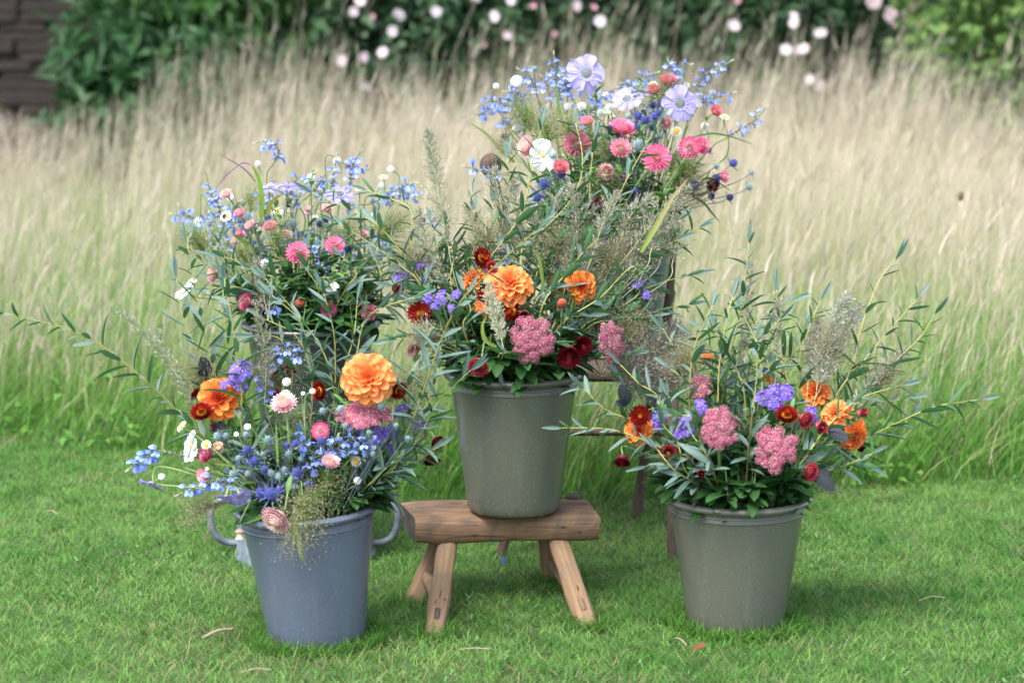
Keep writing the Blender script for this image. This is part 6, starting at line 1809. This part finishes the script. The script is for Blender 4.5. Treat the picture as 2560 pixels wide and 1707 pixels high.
plume(pE, '6', [(1180, 640), (1190, 450), (1180, 300)], 70, "thin pale grass plume beside the willow tips on the lawn", GP, .03, .6, (.44, .40, .34))
WE, WGE = "leafy willow stem in the lawn bucket", "willow in the lawn bucket"
willow(pE, [('6', 1010, 1440), ('6', 1040, 1000), ('6', 1070, 760), ('6', 1070, 540)], "willow stem standing upright between the two pink sedums", WGE, (-.19, -.16), stemc=BROWN)
willow(pE, [('6', 880, 900), ('6', 920, 650), ('6', 990, 350), ('6', 1030, 15)], "tallest upright willow stem of the lawn bucket", WGE, (-.02, .02), stemc=BROWN)
willow(pE, [('6', 860, 920), ('6', 870, 660), ('6', 910, 420), ('6', 940, 310)], WE, WGE, (-.06, -.02), stemc=BROWN)
willow(pE, [('6', 705, 900), ('6', 725, 620), ('6', 790, 440), ('6', 830, 360)], WE, WGE, (-.06, -.02), stemc=BROWN)
willow(pE, [('6', 1330, 1190), ('6', 1470, 1000), ('6', 1640, 860), ('6', 1860, 790)], "yellow-stemmed willow slanting across the orange dahlia on the lawn", WGE, (-.14, -.08), stemc=OLIVE * 1.2)
willow(pE, [('6', 1480, 1230), ('6', 1680, 1050), ('6', 1920, 955), ('6', 2290, 865)], "long willow stem reaching furthest over the meadow from the lawn bucket", WGE, (-.06, .02), stemc=OLIVE * .8)
willow(pE, [('6', 1500, 850), ('6', 1620, 700), ('6', 1760, 530), ('6', 1945, 320)], WE, WGE, (0, .04), stemc=OLIVE * 1.2)
willow(pE, [('6', 1560, 760), ('6', 1640, 480), ('6', 1740, 220), ('6', 1840, 95)], "straw-coloured willow stem rising highest at the lawn bucket's outer side", WGE, (.02, .06), dens=.7, stemc=np.array((.45, .33, .12)))
willow(pE, [('6', 1620, 860), ('6', 1800, 680), ('6', 1960, 530), ('6', 2050, 390)], WE, WGE, (0, .04), stemc=OLIVE)
willow(pE, [('6', 620, 1180), ('6', 430, 1080), ('6', 250, 1028), ('6', 10, 1022)], "willow stem reaching out low towards the stool bucket", WGE, (-.10, -.14), stemc=OLIVE * 1.2)
willow(pE, [('6', 640, 1130), ('6', 480, 1010), ('6', 260, 930), ('6', 130, 810)], WE, WGE, (-.06, -.06), stemc=OLIVE * .7)
willow(pE, [('6', 1230, 780), ('6', 1215, 600), ('6', 1190, 400), ('6', 1180, 270)], WE, WGE, (0, .03), stemc=OLIVE * 1.1)
willow(pE, [('6', 1300, 800), ('6', 1310, 620), ('6', 1380, 420), ('6', 1420, 330)], WE, WGE, (.02, .06), stemc=OLIVE * 1.2)
willow(pE, [('6', 740, 1000), ('6', 620, 950), ('6', 590, 850)], WE, WGE, (-.12, -.12), stemc=OLIVE)
willow(pE, [('6', 1010, 900), ('6', 960, 700), ('6', 880, 540), ('6', 780, 480)], WE, WGE, (-.05, 0), stemc=BROWN)
willow(pE, [('6', 1100, 850), ('6', 1080, 600), ('6', 1010, 430), ('6', 990, 380)], WE, WGE, (-.04, .02))
willow(pE, [('6', 680, 1250), ('6', 640, 1100), ('6', 560, 1000), ('6', 540, 880)], WE, WGE, (-.14, -.12))
willow(pE, [('6', 700, 1330), ('6', 620, 1250), ('6', 530, 1140)], WE, WGE, (-.18, -.17))
willow(pE, [('6', 860, 1330), ('6', 800, 1180), ('6', 720, 1060)], WE, WGE, (-.19, -.18), stemc=BROWN)
willow(pE, [('6', 1400, 1330), ('6', 1500, 1250), ('6', 1620, 1200), ('6', 1700, 1160)], WE, WGE, (-.14, -.12))
willow(pE, [('6', 740, 760), ('6', 640, 620), ('6', 560, 480)], WE, WGE, (0, .02), stemc=OLIVE)
willow(pE, [('6', 900, 780), ('6', 1000, 560), ('6', 1110, 420), ('6', 1250, 340)], WE, WGE, (.03, .06), stemc=OLIVE)
willow(pE, [('6', 560, 900), ('6', 430, 780), ('6', 330, 680)], WE, WGE, (-.04, -.02), stemc=BROWN)
def lone_leaf(pot, reg, x, y, L_, d, up, label, off):
    H = P(*src(reg, x, y), pot.c.y + off)
    root = thing("dahlia_leaf", H, label, "leaf", "dark dahlia leaves")
    t0 = H - Vector(d).normalized() * .05
    mb = MB(); mb.add(*tube(catmull([Vector((pot.c.x * .7 + H.x * .3, pot.c.y * .6 + H.y * .4, pot.rim_z - .05)) - H, (t0 - H), Vector((0, 0, 0))], 5), .0012, (.05, .04, .05), 5))
    link("stalk", mb.mesh("stalk", M_stem), root)
    for s, sc in ((0, .8), (.9, .45)):
        dd = Matrix.Rotation(s, 3, Vector(up)) @ Vector(d)
        link("leaflet", leaf_mesh('dark'), root, frame(dd, up) @ Matrix.Scale(L_ * sc, 4))
lone_leaf(pE, '6', 1460, 1040, .055, (.6, -.5, -.1), (0, -.7, .7), "blackish dahlia leaf between the two orange dahlias on the lawn", -.10)
lone_leaf(pE, '6', 1390, 1270, .06, (.6, -.5, -.4), (.1, -.9, .5), "slate dark leaf under the rosy strawflower beside the larger sedum", -.16)
lone_leaf(pE, '6', 365, 900, .055, (-.2, -.3, .9), (.3, -1, 0), "black curled leaf above the dark-eyed strawflower by the chair leg", -.07)
lone_leaf(pA, '2', 700, 480, .05, (.5, -.5, -.5), (0, -.8, .6), "dark purple leaf under the red strawflower in the blue bucket", -.03)
lone_leaf(pA, '2', 650, 110, .05, (-.2, -.4, .8), (.2, -1, 0), "dark bronze leaf behind the red-hearted dahlia", .04)
rim_sprigs(pE, 22, "short dark leafy sprig at the rim of the lawn bucket", "rim foliage of the lawn bucket")
filler(pE, 30, "dark leafy filler stem in the mouth of the lawn bucket", "filler foliage in the lawn bucket", .15, 'broad', (.035, .07), 1.15)
for q, o in (([('6', 900, 760), ('6', 830, 600), ('6', 720, 520)], 0), ([('6', 1000, 800), ('6', 1130, 640), ('6', 1140, 500)], 0), ([('6', 1200, 760), ('6', 1290, 600), ('6', 1330, 500)], .03), ([('6', 800, 860), ('6', 680, 760), ('6', 600, 700)], -.03), ([('6', 1040, 840), ('6', 900, 700), ('6', 850, 480)], -.03), ([('6', 1450, 1120), ('6', 1560, 1190), ('6', 1680, 1230)], -.12), ([('6', 700, 1180), ('6', 580, 1200), ('6', 470, 1230)], -.14), ([('6', 1150, 780), ('6', 1100, 560), ('6', 1200, 430)], -.02), ([('6', 1480, 1000), ('6', 1700, 900), ('6', 1900, 860)], -.02)):
    willow(pE, q, WE, WGE, (o, o + .02))
filler(pE, 10, "fine leafy green stem in the lawn bucket", "fine foliage in the lawn bucket", .22, 'small', (.02, .045), 1.0, 16)

# ------------------------------------------------------------------ more blue salvia through the three blue bouquets
for pot_, reg_, n_, x0, x1, y0, y1, lb, gr in ((pB, '3', 16, 420, 1950, 480, 1050, "blue salvia spike in the bouquet on the zinc tub", "salvia on the zinc tub"), (pD, '5', 9, 250, 1750, 330, 620, "blue salvia spike in the bouquet on the chair", "salvia in the chair bucket"),
                                               (pA, '2', 6, 700, 1800, 560, 860, "blue salvia spike in the blue bucket's bouquet", "salvia in the blue bucket")):
    for k in range(n_):
        x = x0 + (x1 - x0) * (k + R.random()) / n_; y = R.uniform(y0, y1); w = R.uniform(-120, 120)
        salvia(pot_, reg_, [(x, y + 110), (x + w * .4, y + 40), (x + w, y - 50)], lb, gr)
for k, (x, y) in enumerate(((560, 560), (760, 820), (1050, 900), (1700, 900), (1400, 680))):
    strawflower(pB, '3', x, y, 105, (R.uniform(-.4, .4), -.6, .7), "small pale pink strawflower tucked inside the zinc tub bouquet", 'pale', 0.75, .02, SFG['B'])
# ------------------------------------------------------------------ airy seed haze through the bouquets
for reg_, x, y, r_, nd_, pot_, o_, lb in (('4', 300, 420, 420, (-.4, -.2, 1), pC, .03, "grey seed haze between the zinc tub and stool bouquets"), ('4', 900, 250, 420, (-.1, -.2, 1), pC, .04, "grey seed haze above the highest red strawflower on the stool"), ('4', 1450, 300, 450, (.1, -.2, 1), pC, .03, "grey seed haze above the salmon bud on the stool"),
                                 ('4', 1900, 400, 450, (.5, -.2, .8), pC, .02, "grey seed haze before the chair bucket"), ('4', 2000, 900, 400, (.9, -.3, .2), pC, -.03, "grey seed haze beside the leaning sedum"), ('4', 450, 1000, 330, (-.8, -.4, .1), pC, -.08, "grey seed haze under the yellow-eyed strawflower"),
                                 ('6', 1450, 620, 260, (.2, -.2, 1), pE, .04, "grey seed haze around the fullest plume on the lawn"), ('6', 1720, 780, 230, (.7, -.2, .6), pE, .02, "grey seed haze around the slanting plume on the lawn"), ('6', 700, 700, 260, (-.4, -.2, .9), pE, .03, "grey seed haze behind the half-hidden sedum on the lawn"),
                                 ('2', 2000, 250, 420, (.5, -.2, .9), pA, .0, "grey seed haze beside the large pale orange dahlia"), ('2', 650, 200, 420, (-.5, -.2, .9), pA, .05, "grey seed haze above the red-hearted dahlia"), ('2', 1150, 150, 400, (0, -.2, 1), pA, .06, "grey seed haze behind the upright pale pink strawflower"),
                                 ('3', 1900, 900, 420, (.4, -.2, .9), pB, .02, "grey seed haze on the stool side of the zinc tub bouquet"), ('3', 350, 1000, 380, (-.6, -.2, .8), pB, .0, "grey seed haze on the outer side of the zinc tub bouquet"), ('5', 1100, 900, 420, (0, -.3, 1), pD, -.02, "green seed haze in the middle of the chair bouquet"),
                                 ('5', 500, 620, 360, (-.4, -.2, .9), pD, .02, "green seed haze on the knob side of the chair bouquet"), ('5', 1500, 480, 360, (.2, -.2, 1), pD, .03, "green seed haze behind the chair's outward scabious")):
    mist(pot_, reg_, x, y, r_, lb, MG, nd_, o_, 330, reg_ in '35', .9)
# ------------------------------------------------------------------ litter on the lawn
def twig(px, py, pts, r, label, name="fallen_twig", c=None, mat=M_twig):
    o = G(px, py, .010)
    mb = MB(); mb.add(*tube(catmull([Vector(p) for p in pts], 4), r, (1, 1, 1), 6))
    return link(name, mb.mesh(name, mat), None, Matrix.Translation(o), label, "twig", "dry twigs on the lawn")
twig(545, 1590, [(-.03, -.012, .0), (0, 0, .012), (.03, .018, .010)], .0036, "pale broken twig lying beside the blue bucket")
twig(1190, 1625, [(-.035, .0, .002), (0, -.004, .006), (.03, -.006, .004)], .0015, "thin straw lying in front of the stool")
twig(1700, 1610, [(-.008, .03, .004), (.002, 0, .01), (.012, -.02, .004)], .0018, "thin dry stalk near the lawn bucket's foot")
twig(640, 1680, [(-.03, .0, .0), (0, .006, .006), (.03, .003, .004)], .0014, "thin reddish twig in the grass in front of the blue bucket")
twig(130, 1285, [(-.02, .02, .002), (0, .004, .008), (.02, -.02, .004)], .0016, "bleached straw lying on the open lawn near the meadow")
twig(2330, 1500, [(-.03, -.01, .002), (0, .006, .007), (.03, .006, .004)], .0014, "pale brown stalk lying on the open lawn")
def lawn_leaf(px, py, L_, d, c, label, cat="fallen leaf", mat=M_green, W=.5):
    mb = MB(); V, F, C = petal_grid(L_, L_ * W, .5, .2, .1, (.6, .5), 5, 2, np.array(c) * .8, c); mb.add(V, F, C)
    return link("fallen_leaf" if cat == "fallen leaf" else "fallen_petal", mb.mesh("fallen", mat), None, Matrix.Translation(G(px, py, .03)) @ frame(d, (0, -.5, 1)), label, cat)
lawn_leaf(1728, 1625, .035, (.8, -.4, .3), (.24, .09, .035), "curled brown dead leaf near the lawn bucket's foot")
lawn_leaf(1366, 1637, .02, (.5, -.6, .2), (.05, .035, .03), "small dark dead leaf in front of the stool")
lawn_leaf(1257, 1412, .026, (-.1, -.3, .9), (.24, .32, .80), "small blue petal fallen on the grass under the stool", "petal", M_petal)
# one bare dead stalk standing in the meadow
st = link("dry_stalk", None, None, Matrix.Translation((P(2400, 800, 7.6).x, 7.6, 0)), "single pale dead stalk with a brown tip standing in the meadow", "stalk")
tp = P(2402, 490, 7.6) - st.location
mb = MB(); mb.add(*tube(catmull([(0, 0, 0), tp * .5 + Vector((.004, 0, 0)), tp], 5), .0042, (.46, .38, .27), 6)); link("stem", mb.mesh("dead_stem", M_stem), st)
mb = MB(); V, F, C = blob(.011, (.14, .10, .07), 7, 5, 1.6); mb.add(np.array(V) + np.array(tp), F, C); link("seed_head", mb.mesh("seed_head", M_core), st)

# ------------------------------------------------------------------ look-alikes are told apart by the striking bloom beside them
LANDMARKS = [('A', '2', 1830, 140, "large pale orange dahlia"), ('A', '2', 730, 285, "red-hearted orange dahlia"), ('A', '2', 1470, 230, "sideways crimson strawflower"), ('A', '2', 1205, 320, "upright pale pink strawflower"),
 ('A', '2', 1475, 520, "bright pink strawflower under the sedum"), ('A', '2', 1155, 1165, "pink strawflower over the blue rim"), ('A', '2', 1545, 755, "small upward pale pink strawflower"), ('A', '2', 640, 690, "magenta strawflower by the white cosmos"),
 ('A', '2', 1790, 425, "broad flat pink sedum"), ('A', '2', 235, 905, "nodding violet scabious"), ('A', '2', 885, 995, "face-down violet scabious"), ('A', '2', 530, 630, "sideways white cosmos"), ('A', '2', 1100, 980, "star-shaped sea holly"), ('A', '2', 2290, 720, "hanging wine strawflower"),
 ('B', '3', 920, 500, "scabious behind the tall green blade"), ('B', '3', 1070, 495, "edge-on scabious above the tub"), ('B', '3', 1510, 560, "scabious behind the willow tip"), ('B', '3', 1155, 1050, "hot pink strawflower above the tub"), ('B', '3', 1465, 985, "second bright pink strawflower above the tub"),
 ('B', '3', 450, 1230, "sideways pale pink strawflower above the tub"), ('B', '3', 735, 1460, "hanging magenta strawflower"), ('B', '3', 670, 720, "pink strawflower among grey thistles"), ('B', '3', 930, 830, "loose pink strawflower"), ('B', '3', 1170, 1470, "salmon bud above the dark bucket"), ('B', '3', 225, 1355, "edge-on white cosmos"), ('B', '3', 1425, 1330, "small low white cosmos"), ('B', '3', 900, 180, "tallest salvia above the tub"),
 ('C', '4', 1090, 540, "big orange dahlia on the stool"), ('C', '4', 1690, 560, "reddish-hearted dahlia on the stool"), ('C', '4', 850, 320, "highest red strawflower on the stool"), ('C', '4', 330, 785, "yellow-eyed strawflower at the edge"), ('C', '4', 830, 1215, "rosy strawflower over the stool bucket's rim"), ('C', '4', 1275, 1000, "large round sedum"), ('C', '4', 1930, 1020, "leaning sedum"), ('C', '4', 160, 578, "outer wine strawflower bud"),
 ('C', '5', 605, 850, "chair's white cosmos"), ('C', '5', 860, 765, "chair's dusty pink strawflower"), ('C', '5', 230, 870, "chair's knob"), ('C', '3', 1470, 985, "tub bouquet's bright pink strawflower"),
 ('D', '5', 928, 245, "topmost lavender scabious"), ('D', '5', 1228, 440, "upward-tilted scabious"), ('D', '5', 1615, 465, "scabious above the coral strawflowers"), ('D', '5', 1445, 868, "bright round pink strawflower"), ('D', '5', 1690, 792, "white-ringed magenta strawflower"), ('D', '5', 1190, 655, "upward hot pink strawflower"), ('D', '5', 860, 765, "dusty pink strawflower"),
 ('D', '5', 605, 850, "white cosmos on the chair"), ('D', '5', 740, 940, "low red strawflower on the chair"), ('D', '5', 1530, 305, "coral strawflower near the top"), ('D', '5', 1880, 528, "outer coral strawflower"), ('D', '5', 1850, 1062, "dark red strawflower by the chair"), ('D', '5', 490, 785, "pale pink strawflower by the cosmos"),
 ('E', '6', 868, 1025, "upper round sedum on the lawn"), ('E', '6', 1165, 1140, "lower larger sedum on the lawn"), ('E', '6', 765, 805, "half-hidden sedum"), ('E', '6', 1395, 830, "yellow-orange dahlia"), ('E', '6', 1500, 940, "upward-tilted orange dahlia"), ('E', '6', 1605, 1065, "nodding orange dahlia"), ('E', '6', 428, 1035, "orange dahlia by the chair leg"), ('E', '6', 1235, 955, "upward red strawflower on the lawn"),
 ('E', '6', 1500, 480, "fullest grey plume on the lawn"), ('E', '6', 1000, 250, "tallest upright willow on the lawn"), ('E', '6', 1760, 700, "slanting grey plume"), ('E', '6', 1355, 1260, "rosy strawflower beside the larger sedum")]
for o, kp, key, px, py in SHARED:
    best = min((math.hypot(src(r_, x, y)[0] - px, src(r_, x, y)[1] - py), ph) for k_, r_, x, y, ph in LANDMARKS if k_ == key)
    if best[0] < 150:
        o["label"] = kp + best[1]
